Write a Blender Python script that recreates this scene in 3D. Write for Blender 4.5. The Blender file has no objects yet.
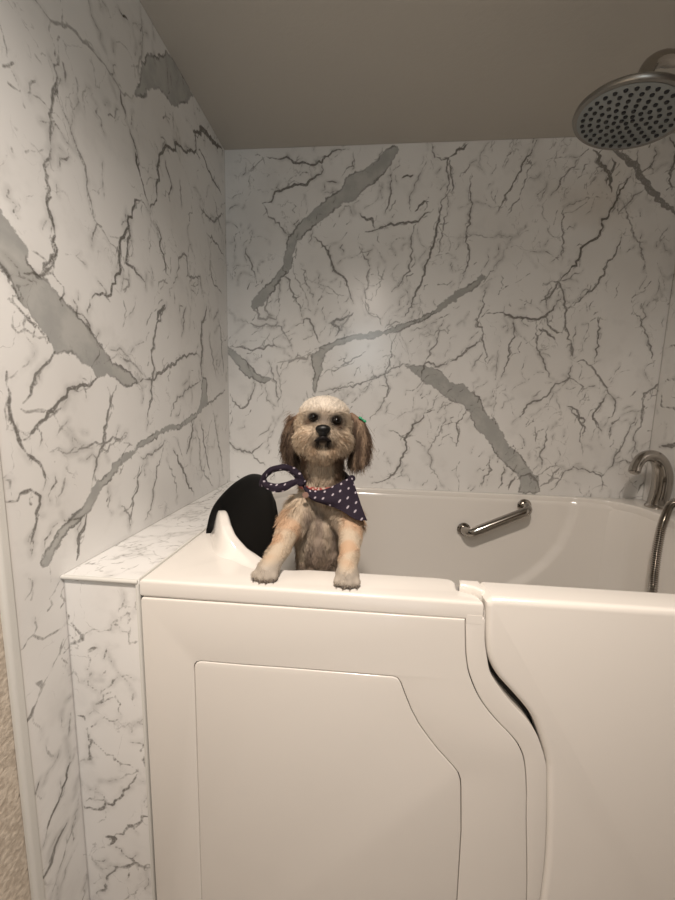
import bpy, bmesh, math, random
import numpy as np
from mathutils import Vector, Matrix

random.seed(7)
rng = np.random.default_rng(11)
S = bpy.context.scene
COL = S.collection
PI = math.pi

# ------------------------------------------------------------------ camera
YAW, PITCH, ROLL, FPX = -0.0839, 0.131, 0.0234, 356.1
CAM = np.array([0.0, -0.5442, 1.3073])
_f = np.array([math.sin(YAW) * math.cos(PITCH), math.cos(YAW) * math.cos(PITCH), -math.sin(PITCH)])
_r = np.array([math.cos(YAW), -math.sin(YAW), 0.0])
_u = np.cross(_r, _f)
RT = _r * math.cos(ROLL) + _u * math.sin(ROLL)
UP = -_r * math.sin(ROLL) + _u * math.cos(ROLL)
cd = bpy.data.cameras.new('camera')
cam = bpy.data.objects.new('camera', cd)
COL.objects.link(cam)
cd.sensor_fit = 'VERTICAL'
cd.sensor_height = 24.0
cd.lens = FPX / 900 * 24.0
cd.clip_start = 0.01
M = Matrix(((RT[0], UP[0], -_f[0]), (RT[1], UP[1], -_f[1]), (RT[2], UP[2], -_f[2])))
cam.matrix_world = Matrix.Translation(Vector(CAM)) @ M.to_4x4()
S.camera = cam


def at(x, y, ax, v):
    """the point of the plane {ax = v} seen at photo pixel x, y"""
    d = _f + RT * (x - 337.5) / FPX + UP * (450 - y) / FPX
    i = 'xyz'.index(ax)
    t = (v - CAM[i]) / d[i]
    return CAM + t * d


# ------------------------------------------------------------------ room measures
XL, XR = -0.5222, 0.966        # faces of the marble panels
TX = -0.3803                   # left end of the tub
D = 0.76                       # back panel face
ZC = 2.1587                    # ceiling
YE = -0.102                    # front edge of the left panel


# ------------------------------------------------------------------ materials
def new_mat(name, col=(0.8, 0.8, 0.8), rough=0.5, metal=0.0, spec=0.5, coat=0.0):
    m = bpy.data.materials.new(name)
    m.use_nodes = True
    b = m.node_tree.nodes['Principled BSDF']
    b.inputs['Base Color'].default_value = (*col, 1)
    b.inputs['Roughness'].default_value = rough
    b.inputs['Metallic'].default_value = metal
    b.inputs['Specular IOR Level'].default_value = spec
    b.inputs['Coat Weight'].default_value = coat
    return m


class NT:
    def __init__(s, m):
        s.t = m.node_tree
        s.b = s.t.nodes['Principled BSDF']

    def n(s, typ, **kw):
        nd = s.t.nodes.new(typ)
        for k, v in kw.items():
            if k in nd.inputs:
                nd.inputs[k].default_value = v
            else:
                setattr(nd, k, v)
        return nd

    def l(s, a, b):
        s.t.links.new(a, b)

    def math(s, op, a, b=None, clamp=False):
        nd = s.t.nodes.new('ShaderNodeMath')
        nd.operation = op
        nd.use_clamp = clamp
        for i, v in enumerate((a, b)):
            if v is None:
                continue
            if isinstance(v, (int, float)):
                nd.inputs[i].default_value = v
            else:
                s.l(v, nd.inputs[i])
        return nd.outputs[0]

    def ramp(s, fac, lo, hi, a=0.0, b=1.0):
        nd = s.t.nodes.new('ShaderNodeMapRange')
        nd.interpolation_type = 'SMOOTHSTEP'
        s.l(fac, nd.inputs[0])
        for i, v in enumerate((lo, hi, a, b)):
            nd.inputs[i + 1].default_value = v
        return nd.outputs[0]

    def mix(s, fac, a, b):
        nd = s.t.nodes.new('ShaderNodeMix')
        nd.data_type = 'RGBA'
        if isinstance(fac, (int, float)):
            nd.inputs[0].default_value = fac
        else:
            s.l(fac, nd.inputs[0])
        for i, v in ((6, a), (7, b)):
            if isinstance(v, tuple):
                nd.inputs[i].default_value = (*v, 1)
            else:
                s.l(v, nd.inputs[i])
        return nd.outputs[2]

    def noise(s, scale, detail=3, rough=0.5, vec=None, dist=0.0):
        nd = s.t.nodes.new('ShaderNodeTexNoise')
        nd.inputs['Scale'].default_value = scale
        nd.inputs['Detail'].default_value = detail
        nd.inputs['Roughness'].default_value = rough
        nd.inputs['Distortion'].default_value = dist
        if vec is not None:
            s.l(vec, nd.inputs['Vector'])
        return nd.outputs[0]

    def geo(s):
        return s.t.nodes.new('ShaderNodeNewGeometry').outputs['Position']

    def bump(s, h, strength=0.2, dist=0.001):
        nd = s.t.nodes.new('ShaderNodeBump')
        nd.inputs['Strength'].default_value = strength
        nd.inputs['Distance'].default_value = dist
        s.l(h, nd.inputs['Height'])
        s.l(nd.outputs[0], s.b.inputs['Normal'])


def marble_material():
    m = new_mat('marble_panel', rough=0.22)
    t = NT(m)
    tc = t.n('ShaderNodeTexCoord').outputs['Object']
    va = t.n('ShaderNodeAttribute', attribute_name='vein').outputs['Fac']
    vk = t.n('ShaderNodeAttribute', attribute_name='vein_k').outputs['Fac']
    ba = t.n('ShaderNodeAttribute', attribute_name='band').outputs['Fac']
    n1 = t.noise(60, 5, 0.65, tc)
    n2 = t.noise(13, 4, 0.6, tc)
    n3 = t.noise(3.2, 3, 0.5, tc)
    n4 = t.noise(230, 2, 0.5, tc)
    # traced veins: distance to the vein edge, roughened by noise
    dj = t.math('ADD', va, t.math('MULTIPLY', t.math('SUBTRACT', n1, 0.5), 0.0075))
    core = t.ramp(dj, 0.0020, -0.0008)
    halo = t.math('MULTIPLY', t.ramp(dj, 0.011, 0.0), t.ramp(n2, 0.42, 0.62))
    v = t.math('MULTIPLY', core, vk)
    v = t.math('MULTIPLY', v, t.ramp(t.math('ADD', n4, t.math('MULTIPLY', n1, 0.6)), 0.50, 0.80, 0.6, 1.0))
    v = t.math('MAXIMUM', v, t.math('MULTIPLY', halo, 0.2))
    # grey bands
    bj = t.math('ADD', ba, t.math('MULTIPLY', t.math('SUBTRACT', n1, 0.5), 0.022))
    band = t.ramp(bj, 0.0015, -0.0015)
    bedge = t.math('MULTIPLY', t.math('MULTIPLY', t.ramp(bj, -0.006, -0.001), t.ramp(bj, 0.003, 0.0)), t.ramp(n2, 0.4, 0.6))
    # faint untraced crackle
    vo = t.n('ShaderNodeTexVoronoi', feature='DISTANCE_TO_EDGE')
    wv = t.n('ShaderNodeTexNoise')
    wv.inputs['Scale'].default_value = 9
    wv.inputs['Detail'].default_value = 5
    t.l(tc, wv.inputs['Vector'])
    av = t.n('ShaderNodeVectorMath', operation='MULTIPLY_ADD')
    t.l(wv.outputs['Color'], av.inputs[0])
    av.inputs[1].default_value = (0.22, 0.22, 0.22)
    t.l(tc, av.inputs[2])
    mp = t.n('ShaderNodeMapping')
    mp.inputs['Scale'].default_value = (1.0, 1.0, 0.55)
    mp.inputs['Rotation'].default_value = (0.25, 0.3, 0.0)
    t.l(av.outputs[0], mp.inputs['Vector'])
    t.l(mp.outputs[0], vo.inputs['Vector'])
    vo.inputs['Scale'].default_value = 12
    fine = t.ramp(vo.outputs['Distance'], 0.020, 0.004)
    fine = t.math('MULTIPLY', fine, t.ramp(t.noise(7.3, 3, 0.5, tc), 0.50, 0.60))
    fine = t.math('MULTIPLY', fine, t.ramp(n1, 0.42, 0.58, 0.0, 0.38))
    base = t.mix(t.ramp(n3, 0.35, 0.7), (0.83, 0.82, 0.80), (0.75, 0.735, 0.71))
    base = t.mix(t.math('MULTIPLY', t.ramp(n2, 0.5, 0.75), 0.25), base, (0.55, 0.54, 0.52))
    bcol = t.mix(t.ramp(n2, 0.35, 0.65), (0.39, 0.39, 0.375), (0.50, 0.495, 0.47))
    c = t.mix(band, base, bcol)
    c = t.mix(t.math('MULTIPLY', bedge, 0.85), c, (0.16, 0.155, 0.145))
    c = t.mix(fine, c, (0.2, 0.19, 0.175))
    c = t.mix(v, c, (0.085, 0.075, 0.062))
    t.l(c, t.b.inputs['Base Color'])
    t.b.inputs['Roughness'].default_value = 0.24
    t.bump(t.noise(6, 2, 0.5, tc), 0.12, 0.004)
    return m


M_MARBLE = marble_material()
M_EDGE = new_mat('panel_edge_trim', (0.66, 0.65, 0.61), 0.3)

M_ACR = new_mat('white_acrylic', (0.80, 0.765, 0.715), 0.16, coat=0.3)
t = NT(M_ACR)
t.b.inputs['Coat Roughness'].default_value = 0.08
t.bump(t.noise(9, 2, 0.5, t.geo()), 0.10, 0.003)
M_GAP = new_mat('seam_shade_dark', (0.06, 0.055, 0.05), 0.8)  # near-black colour that puts the shade into the panel gaps
M_CHROME = new_mat('brushed_chrome', (0.40, 0.375, 0.345), 0.14, metal=1.0)
M_PAD = new_mat('black_foam_vinyl', (0.003, 0.0027, 0.0025), 0.6, spec=0.12)

M_CEIL = new_mat('ceiling_paint', (0.50, 0.475, 0.43), 0.85)
t = NT(M_CEIL)
t.bump(t.noise(60, 4, 0.6, t.geo()), 0.25, 0.003)
M_WALL = new_mat('textured_drywall', (0.62, 0.54, 0.45), 0.7)
t = NT(M_WALL)
nn = t.noise(120, 3, 0.5, t.geo(), 0.2)
t.l(t.mix(t.ramp(nn, 0.35, 0.65), (0.50, 0.43, 0.35), (0.68, 0.60, 0.50)), t.b.inputs['Base Color'])
t.bump(nn, 0.5, 0.005)
M_ROOM = new_mat('room_paint_taupe', (0.26, 0.22, 0.18), 0.8)
M_FLOOR = new_mat('floor_tile', (0.42, 0.38, 0.33), 0.4)
t = NT(M_FLOOR)
bk = t.n('ShaderNodeTexBrick')
bk.inputs['Scale'].default_value = 3
bk.inputs['Color1'].default_value = (0.42, 0.38, 0.33, 1)
bk.inputs['Color2'].default_value = (0.46, 0.42, 0.37, 1)
bk.inputs['Mortar'].default_value = (0.2, 0.18, 0.16, 1)
t.l(t.geo(), bk.inputs['Vector'])
t.l(bk.outputs[0], t.b.inputs['Base Color'])
M_NOZ_FACE = new_mat('shower_face_grey', (0.23, 0.25, 0.25), 0.35, metal=0.2)
M_NOZ = new_mat('rubber_nozzle', (0.010, 0.011, 0.013), 0.6)
M_HEADRIM = new_mat('shower_head_satin', (0.26, 0.25, 0.23), 0.33, metal=0.85)


# ------------------------------------------------------------------ object helpers
def link(name, me, mat=None, parent=None):
    o = bpy.data.objects.new(name, me)
    COL.objects.link(o)
    if mat is not None:
        for m in (mat if isinstance(mat, (list, tuple)) else [mat]):
            me.materials.append(m)
    if parent:
        o.parent = parent
    return o


def empty(name, loc):
    o = bpy.data.objects.new(name, None)
    o.location = loc
    o.empty_display_size = 0.05
    COL.objects.link(o)
    return o


ROOTS = {}


def adopt(o, parent):
    """parent a mesh made in world coordinates, keeping it where it is"""
    base = Vector((0, 0, 0))
    p = parent
    while p is not None:
        base += p.location
        p = p.parent
    o.parent = parent
    o.location = o.location - base
    return o


def tag(o, label, cat, group=None):
    o['label'] = label
    o['category'] = cat
    if group:
        o['group'] = group
    return o


def structure(o):
    o['kind'] = 'structure'
    return o


def shade(me, angle=40):
    me.polygons.foreach_set('use_smooth', [True] * len(me.polygons))
    me.set_sharp_from_angle(angle=math.radians(angle))
    me.update()


def mesh_py(verts, faces):
    me = bpy.data.meshes.new('m')
    me.from_pydata([tuple(map(float, v)) for v in verts], [], faces)
    me.update()
    return me


def fix_normals(me):
    bm = bmesh.new()
    bm.from_mesh(me)
    bmesh.ops.recalc_face_normals(bm, faces=bm.faces)
    bm.to_mesh(me)
    bm.free()


def box(name, x0, x1, y0, y1, z0, z1, mat, bevel=0.0, parent=None, seg=3):
    bm = bmesh.new()
    bmesh.ops.create_cube(bm, size=1)
    c = Vector(((x0 + x1) / 2, (y0 + y1) / 2, (z0 + z1) / 2))
    for v in bm.verts:
        v.co = Vector((v.co.x * (x1 - x0), v.co.y * (y1 - y0), v.co.z * (z1 - z0)))
    if bevel:
        bmesh.ops.bevel(bm, geom=list(bm.edges), offset=bevel, segments=seg, affect='EDGES', profile=0.5)
    me = bpy.data.meshes.new(name)
    bm.to_mesh(me)
    bm.free()
    if bevel:
        shade(me, 60)
    o = link(name, me, mat)
    o.location = c
    if parent:
        adopt(o, parent)
    return o


def join_meshes(name, meshes, mat, parent=None, angle=40, sm=True):
    bm = bmesh.new()
    for me in meshes:
        bm.from_mesh(me)
    me = bpy.data.meshes.new(name)
    bm.to_mesh(me)
    bm.free()
    if sm:
        shade(me, angle)
    o = link(name, me, mat)
    if parent:
        adopt(o, parent)
    return o


def catmull(P, n=8, closed=False):
    P = [np.array(p, float) for p in P]
    out = []
    N = len(P)
    rngi = range(N) if closed else range(N - 1)
    for i in rngi:
        if closed:
            a, b, c, d = P[i - 1], P[i], P[(i + 1) % N], P[(i + 2) % N]
        else:
            b, c = P[i], P[i + 1]
            a = P[i - 1] if i > 0 else 2 * b - c
            d = P[i + 2] if i + 2 < N else 2 * c - b
        for k in range(n):
            t = k / n
            out.append(0.5 * ((2 * b) + (c - a) * t + (2 * a - 5 * b + 4 * c - d) * t * t + (3 * b - a - 3 * c + d) * t ** 3))
    if not closed:
        out.append(P[-1])
    return out


def plate(loops, plane, v0, v1, bevel, res=3):
    """2D outline(s) -> rounded slab. plane 'XY' between z=v0..v1 or 'XZ' between y=v0..v1"""
    cu = bpy.data.curves.new('c', 'CURVE')
    cu.dimensions = '2D'
    cu.fill_mode = 'BOTH'
    for lp in loops:
        sp = cu.splines.new('POLY')
        sp.points.add(len(lp) - 1)
        for i, p in enumerate(lp):
            sp.points[i].co = (p[0], p[1], 0, 1)
        sp.use_cyclic_u = True
    cu.bevel_depth = bevel
    cu.bevel_resolution = res
    cu.offset = -bevel
    cu.extrude = max((v1 - v0) / 2 - bevel, 0.0001)
    o = bpy.data.objects.new('tmp', cu)
    COL.objects.link(o)
    dg = bpy.context.evaluated_depsgraph_get()
    me = bpy.data.meshes.new_from_object(o.evaluated_get(dg))
    bpy.data.objects.remove(o)
    bpy.data.curves.remove(cu)
    bm = bmesh.new()
    bm.from_mesh(me)
    bmesh.ops.remove_doubles(bm, verts=bm.verts, dist=1e-5)
    mid = (v0 + v1) / 2
    for v in bm.verts:
        if plane == 'XY':
            v.co = Vector((v.co.x, v.co.y, v.co.z + mid))
        else:
            v.co = Vector((v.co.x, v.co.z + mid, v.co.y))
    bmesh.ops.recalc_face_normals(bm, faces=bm.faces)
    bm.to_mesh(me)
    bm.free()
    return me


def frame_at(tg, ref=Vector((0, 0, 1))):
    tg = tg.normalized()
    if abs(tg.dot(ref)) > 0.97:
        ref = Vector((0, 1, 0))
    a = tg.cross(ref).normalized()
    return a, tg.cross(a).normalized()


def tube_mesh(pts, radii, seg=16, caps=True, flat=1.0):
    pts = [Vector(map(float, p)) for p in pts]
    n = len(pts)
    if isinstance(radii, (int, float)):
        radii = [radii] * n
    V, F = [], []
    a = None
    for i, p in enumerate(pts):
        tg = (pts[min(i + 1, n - 1)] - pts[max(i - 1, 0)]).normalized()
        if a is None:
            a, b = frame_at(tg)
        else:
            a = (a - tg * a.dot(tg)).normalized()
            b = tg.cross(a)
        for k in range(seg):
            w = 2 * PI * k / seg
            V.append(p + radii[i] * (math.cos(w) * a + math.sin(w) * b * flat))
    for i in range(n - 1):
        for k in range(seg):
            k2 = (k + 1) % seg
            F.append((i * seg + k, i * seg + k2, (i + 1) * seg + k2, (i + 1) * seg + k))
    if caps:
        F.append(tuple(range(seg))[::-1])
        F.append(tuple((n - 1) * seg + k for k in range(seg)))
    me = mesh_py(V, F)
    fix_normals(me)
    return me


def tube(name, pts, radii, mat, parent=None, seg=16, smooth_n=0, flat=1.0):
    if smooth_n:
        if isinstance(radii, (list, tuple)):
            q = catmull([list(p) + [r] for p, r in zip(pts, radii)], smooth_n)
            pts = [v[:3] for v in q]
            radii = [float(v[3]) for v in q]
        else:
            pts = catmull(pts, smooth_n)
    me = tube_mesh(pts, radii, seg, flat=flat)
    shade(me, 50)
    o = link(name, me, mat)
    if parent:
        adopt(o, parent)
    return o


def lathe_mesh(profile, c, axis, seg=48):
    """profile: (radius, height along axis)"""
    c = Vector(map(float, c))
    ax = Vector(map(float, axis)).normalized()
    a, b = frame_at(ax)
    V, F = [], []
    for r, h in profile:
        for k in range(seg):
            w = 2 * PI * k / seg
            V.append(c + ax * h + max(r, 1e-5) * (math.cos(w) * a + math.sin(w) * b))
    for i in range(len(profile) - 1):
        for k in range(seg):
            k2 = (k + 1) % seg
            F.append((i * seg + k, i * seg + k2, (i + 1) * seg + k2, (i + 1) * seg + k))
    F.append(tuple(range(seg))[::-1])
    F.append(tuple((len(profile) - 1) * seg + k for k in range(seg)))
    me = mesh_py(V, F)
    fix_normals(me)
    return me


def lathe(name, profile, c, axis, mat, parent=None, seg=48):
    me = lathe_mesh(profile, c, axis, seg)
    shade(me, 35)
    o = link(name, me, mat)
    if parent:
        adopt(o, parent)
    return o


# ------------------------------------------------------------------ room shell
YF = -1.7
XW = XL - 0.006
floor = structure(box('floor', XW, 1.9, YF, 0.77, -0.05, 0, M_FLOOR))
ceiling = structure(box('ceiling', XW - 0.1, 2.0, YF - 0.1, 0.87, ZC, ZC + 0.08, M_CEIL))
wl = structure(box('wall_left', XW - 0.08, XW, YF, 0.77 + 0.08, -0.05, ZC, M_WALL))
wb = structure(box('wall_back', XW, XR + 0.006, 0.766, 0.85, -0.05, ZC, M_WALL))
wr = structure(box('wall_right', XR + 0.006, XR + 0.09, YE, 0.85, -0.05, ZC, M_ROOM))
wr2 = structure(box('wall_right', 1.9, 1.98, YF, YE, -0.05, ZC, M_ROOM))
wr3 = structure(box('wall_right', XR + 0.09, 1.98, YE, YE + 0.08, -0.05, ZC, M_ROOM))
wf = structure(box('wall_front', XW, 1.9, YF - 0.08, YF, -0.05, ZC, M_ROOM))


# ------------------------------------------------------------------ marble pattern
def T(ox, oy, s, pts):
    return [(ox + x / s, oy + y / s) for x, y in pts]


# veins and dark marks: (tile, width in photo pixels, darkness, points)
tA = lambda p: T(0, 0, 3, p)
tB = lambda p: T(0, 300, 3, p)
tC = lambda p: T(0, 600, 3, p)
tD = lambda p: T(225, 130, 3, p)
tE = lambda p: T(450, 130, 3, p)
tH = lambda p: T(225, 250, 3, p)
tJ = lambda p: T(450, 300, 3, p)
tG = lambda p: T(60, 470, 3.75, p)

LEFT_VEINS = [
    (tA, 2.2, .55, [(60, -80), (105, 0), (150, 60), (215, 85), (260, 130), (300, 180), (340, 235), (360, 270), (400, 285)]),
    (tA, 1.6, .55, [(255, -40), (265, 0), (285, 70), (300, 120), (315, 150)]),
    (tA, 1.6, .5, [(420, 10), (425, 80), (425, 170), (415, 230)]),
    (tA, 1.3, 1, [(358, 30), (388, 70)]), (tA, 5, .5, [(310, 8), (318, 20)]),
    (tA, 2.0, .75, [(178, 110), (175, 170), (172, 230), (160, 265), (155, 310), (148, 345), (150, 400), (150, 460), (138, 540), (140, 600), (150, 650), (165, 700), (168, 760), (150, 790), (120, 825), (60, 830), (20, 830)]),
    (tA, 2.6, .8, [(172, 235), (158, 280), (150, 340)]),
    (tA, 2.6, .9, [(138, 560), (146, 630), (165, 705), (168, 765), (135, 800)]),
    (tA, 1.7, .7, [(172, 285), (190, 335), (215, 400), (245, 470), (258, 520), (272, 600), (285, 660), (295, 675)]),
    (tA, 1.1, .6, [(295, 675), (320, 710), (345, 740), (360, 765)]),
    (tA, 1.8, .8, [(305, 680), (290, 672), (280, 700), (275, 740)]),
    (tA, 2.2, .85, [(360, 265), (365, 310), (378, 350)]),
    (tA, 1.6, .8, [(378, 350), (400, 420), (412, 470), (420, 520), (432, 570), (450, 635)]),
    (tA, 2.4, .95, [(405, 450), (410, 490), (420, 530)]),
    (tA, 2.3, .9, [(450, 635), (425, 600), (405, 600), (385, 650), (375, 700), (358, 760), (362, 810), (335, 865), (320, 890), (285, 880), (275, 895)]),
    (tA, 2.0, .85, [(385, 650), (383, 730), (378, 790), (410, 820), (437, 850)]),
    (tA, 2.1, .9, [(450, 635), (470, 600), (478, 540), (475, 490), (490, 450), (505, 440), (530, 430), (555, 455), (585, 455), (585, 400), (600, 385)]),
    (tA, 1.6, .85, [(495, 470), (505, 520), (515, 560), (510, 605)]),
    (tA, 1.7, .85, [(595, 450), (620, 500), (645, 550), (665, 585)]),
    (tA, 3.4, .9, [(580, 395), (605, 385), (640, 425), (665, 445)]),
    (tA, 1.7, .85, [(467, 670), (480, 740), (495, 790), (512, 835)]),
    (tA, 1.2, .5, [(520, 330), (522, 400)]), (tA, 1.3, .6, [(540, 540), (545, 620)]),
    (tA, 1.8, .7, [(600, 620), (640, 665), (670, 640)]), (tA, 1.5, .7, [(620, 700), (650, 730), (672, 770)]),
    (tA, 1.5, .7, [(520, 850), (535, 775), (560, 770), (560, 830), (600, 830), (610, 890)]),
    (tA, 1.4, .6, [(640, 590), (655, 650), (668, 700)]), (tA, 1.3, .7, [(630, 780), (640, 850), (665, 880)]),
    (tA, 2.4, .6, [(150, 170), (165, 215)]), (tA, 2.6, .7, [(188, 120), (200, 142)]), (tA, 3, .45, [(105, 165), (125, 190)]),
    (tA, 2.2, .7, [(190, 190), (195, 245)]), (tA, 2.5, .55, [(35, 445), (38, 458)]), (tA, 2.2, .7, [(235, 870), (235, 900)]),
    (tA, 1.6, .6, [(365, 850), (385, 840), (370, 880)]), (tA, 1.4, .6, [(240, 760), (228, 768)]),
    (tA, 1.4, .5, [(310, 480), (308, 560), (312, 600)]), (tA, 1.3, .6, [(475, 860), (490, 840), (505, 850)]),
    (tA, 2.0, .8, [(0, 790), (25, 825), (45, 870), (55, 900)]), (tA, 2.4, .8, [(70, 820), (120, 830), (170, 770)]),
    (tB, 1.8, .8, [(25, 0), (60, 30), (110, 75), (150, 130)]),
    (tB, 1.5, .7, [(45, 30), (38, 80), (55, 100), (100, 105), (135, 110)]), (tB, 1.3, .7, [(80, 50), (72, 100)]),
    (tB, 2.6, .85, [(20, 215), (30, 280), (28, 330), (45, 380), (65, 440), (100, 475), (130, 510), (138, 540), (130, 570)]),
    (tB, 2.3, .8, [(165, 155), (140, 190), (105, 225), (95, 260), (70, 310)]),
    (tB, 3.2, .85, [(300, 230), (255, 255), (200, 290), (160, 330), (120, 365), (80, 405)]),
    (tB, 1.6, .8, [(205, 295), (150, 350), (95, 395), (70, 420)]), (tB, 1.2, .6, [(60, 325), (110, 330), (150, 345)]),
    (tB, 2.1, .8, [(350, 255), (330, 320), (315, 400), (300, 450), (285, 510), (275, 560)]), (tB, 1.5, .7, [(322, 260), (330, 330)]),
    (tB, 2.3, .85, [(-20, 607), (0, 605), (30, 605), (60, 580), (90, 570), (120, 590), (108, 640), (100, 700), (95, 770)]),
    (tB, 1.8, .75, [(200, 460), (250, 445), (310, 430), (385, 395)]), (tB, 1.5, .7, [(240, 480), (300, 460), (360, 425)]),
    (tB, 1.5, .6, [(160, 460), (215, 460), (260, 440)]), (tB, 1.3, .6, [(385, 395), (350, 440)]), (tB, 1.3, .6, [(205, 360), (170, 410)]),
    (tB, 1.7, .6, [(250, 395), (265, 400)]), (tB, 2.4, .8, [(605, 230), (608, 150), (605, 100), (615, 50), (620, 20)]),
    (tB, 2.0, .8, [(185, 640), (215, 660), (255, 650)]), (tB, 2.8, .85, [(262, 640), (250, 690), (235, 720), (230, 780)]),
    (tB, 2.0, .8, [(500, 10), (470, 70), (460, 130), (462, 200), (455, 260), (445, 330), (440, 390)]),
    (tB, 2.8, .85, [(495, 15), (470, 60)]), (tB, 2.1, .8, [(415, 248), (455, 240), (500, 205), (545, 175), (600, 170)]),
    (tB, 1.4, .7, [(560, 10), (550, 70), (545, 110)]), (tB, 1.4, .7, [(605, 240), (560, 270), (520, 310), (510, 350)]),
    (tB, 1.6, .7, [(360, 600), (385, 640), (390, 690)]), (tB, 1.7, .75, [(430, 490), (415, 560), (395, 640), (388, 690)]),
    (tB, 1.5, .7, [(365, 640), (400, 600)]), (tB, 1.6, .7, [(490, 440), (470, 500), (460, 580), (435, 660)]),
    (tB, 1.9, .85, [(520, 450), (545, 500), (565, 555), (582, 588)]), (tB, 2.2, .8, [(580, 360), (570, 420), (560, 460)]),
    (tB, 1.6, .75, [(600, 360), (610, 420), (620, 470), (635, 530)]), (tB, 1.6, .7, [(620, 310), (650, 290), (675, 270)]),
    (tB, 1.3, .65, [(630, 100), (640, 180), (650, 230)]), (tB, 1.4, .65, [(655, 60), (665, 150), (670, 220)]),
    (tB, 1.4, .65, [(640, 330), (650, 400), (665, 470), (672, 530)]), (tB, 1.3, .6, [(200, 500), (190, 560), (175, 610)]),
    (tB, 1.6, .7, [(420, 470), (470, 450), (500, 420)]), (tB, 1.3, .6, [(500, 480), (530, 560), (530, 610)]),
    (tB, 1.4, .6, [(330, 150), (370, 155), (410, 200), (440, 235)]), (tB, 1.6, .7, [(360, 170), (400, 190)]),
    (tB, 1.8, .8, [(270, 0), (265, 50)]), (tB, 1.8, .8, [(220, 0), (230, 40), (260, 60), (275, 110)]), (tB, 1.6, .7, [(310, -20), (330, 5)]),
    (tB, 1.2, .6, [(370, 0), (375, 60)]), (tB, 1.2, .6, [(80, 830), (98, 845), (75, 900)]), (tB, 1.3, .6, [(150, 800), (152, 850)]),
    (tB, 1.4, .6, [(0, 540), (30, 540), (35, 590)]), (tB, 1.2, .6, [(640, 60), (655, 30)]), (tB, 1.3, .6, [(325, 560), (335, 640)]),
    (tB, 1.5, .6, [(585, 380), (600, 440), (605, 510), (640, 560)]),
    (tC, 1.6, .65, [(50, 155), (100, 105), (150, 105), (185, 85)]), (tC, 1.4, .6, [(100, 105), (105, 50)]), (tC, 3.4, .6, [(105, 250), (125, 265)]),
    (tC, 3.0, .75, [(62, 388), (75, 370), (100, 325), (112, 305)]), (tC, 2.2, .9, [(130, 740), (150, 660), (185, 580), (205, 500), (225, 450)]),
    (tC, 3.4, .8, [(105, 840), (130, 835), (155, 790), (165, 740), (190, 690), (200, 670)]), (tC, 1.4, .6, [(150, 900), (180, 800), (240, 600)]),
    (tC, 1.4, .6, [(225, 310), (210, 360), (200, 420)]), (tC, 1.6, .5, [(135, 430), (150, 465), (170, 470)]),
    (tC, 3.6, .7, [(32, 30), (38, 45)]), (tC, 2.4, .6, [(50, 265), (56, 275)]), (tC, 2, .8, [(105, 815), (118, 828)]),
    (tC, 1.4, .5, [(170, 900), (230, 740)]),
]
LEFT_BANDS = [
    [(-40, 175), (-15, 195), (0, 210), (13, 227), (25, 242), (27, 260), (37, 275), (50, 283), (63, 300), (83, 320), (103, 347), (113, 363), (130, 372), (138, 383), (123, 386), (107, 375), (97, 378), (83, 363), (72, 352), (55, 352), (50, 343), (37, 323), (20, 302), (12, 282), (0, 263), (-20, 250), (-40, 240)],
    tA([(425, 185), (440, 165), (470, 170), (495, 158), (530, 190), (580, 290), (570, 300), (545, 310), (525, 325), (500, 295), (470, 265), (440, 270), (425, 290), (405, 285), (420, 240)]),
    tB([(130, 800), (120, 790), (145, 740), (165, 715), (190, 680), (215, 650), (255, 610), (270, 580), (290, 545), (330, 515), (345, 485), (380, 455), (420, 425), (470, 390), (510, 372), (530, 375), (570, 345), (600, 315), (605, 270), (608, 230), (618, 235), (620, 280), (625, 310), (600, 340), (575, 365), (540, 388), (510, 392), (475, 405), (430, 440), (400, 465), (370, 490), (350, 515), (310, 560), (285, 600), (260, 645), (220, 680), (190, 715), (165, 755), (150, 785), (140, 800)]),
]
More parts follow.
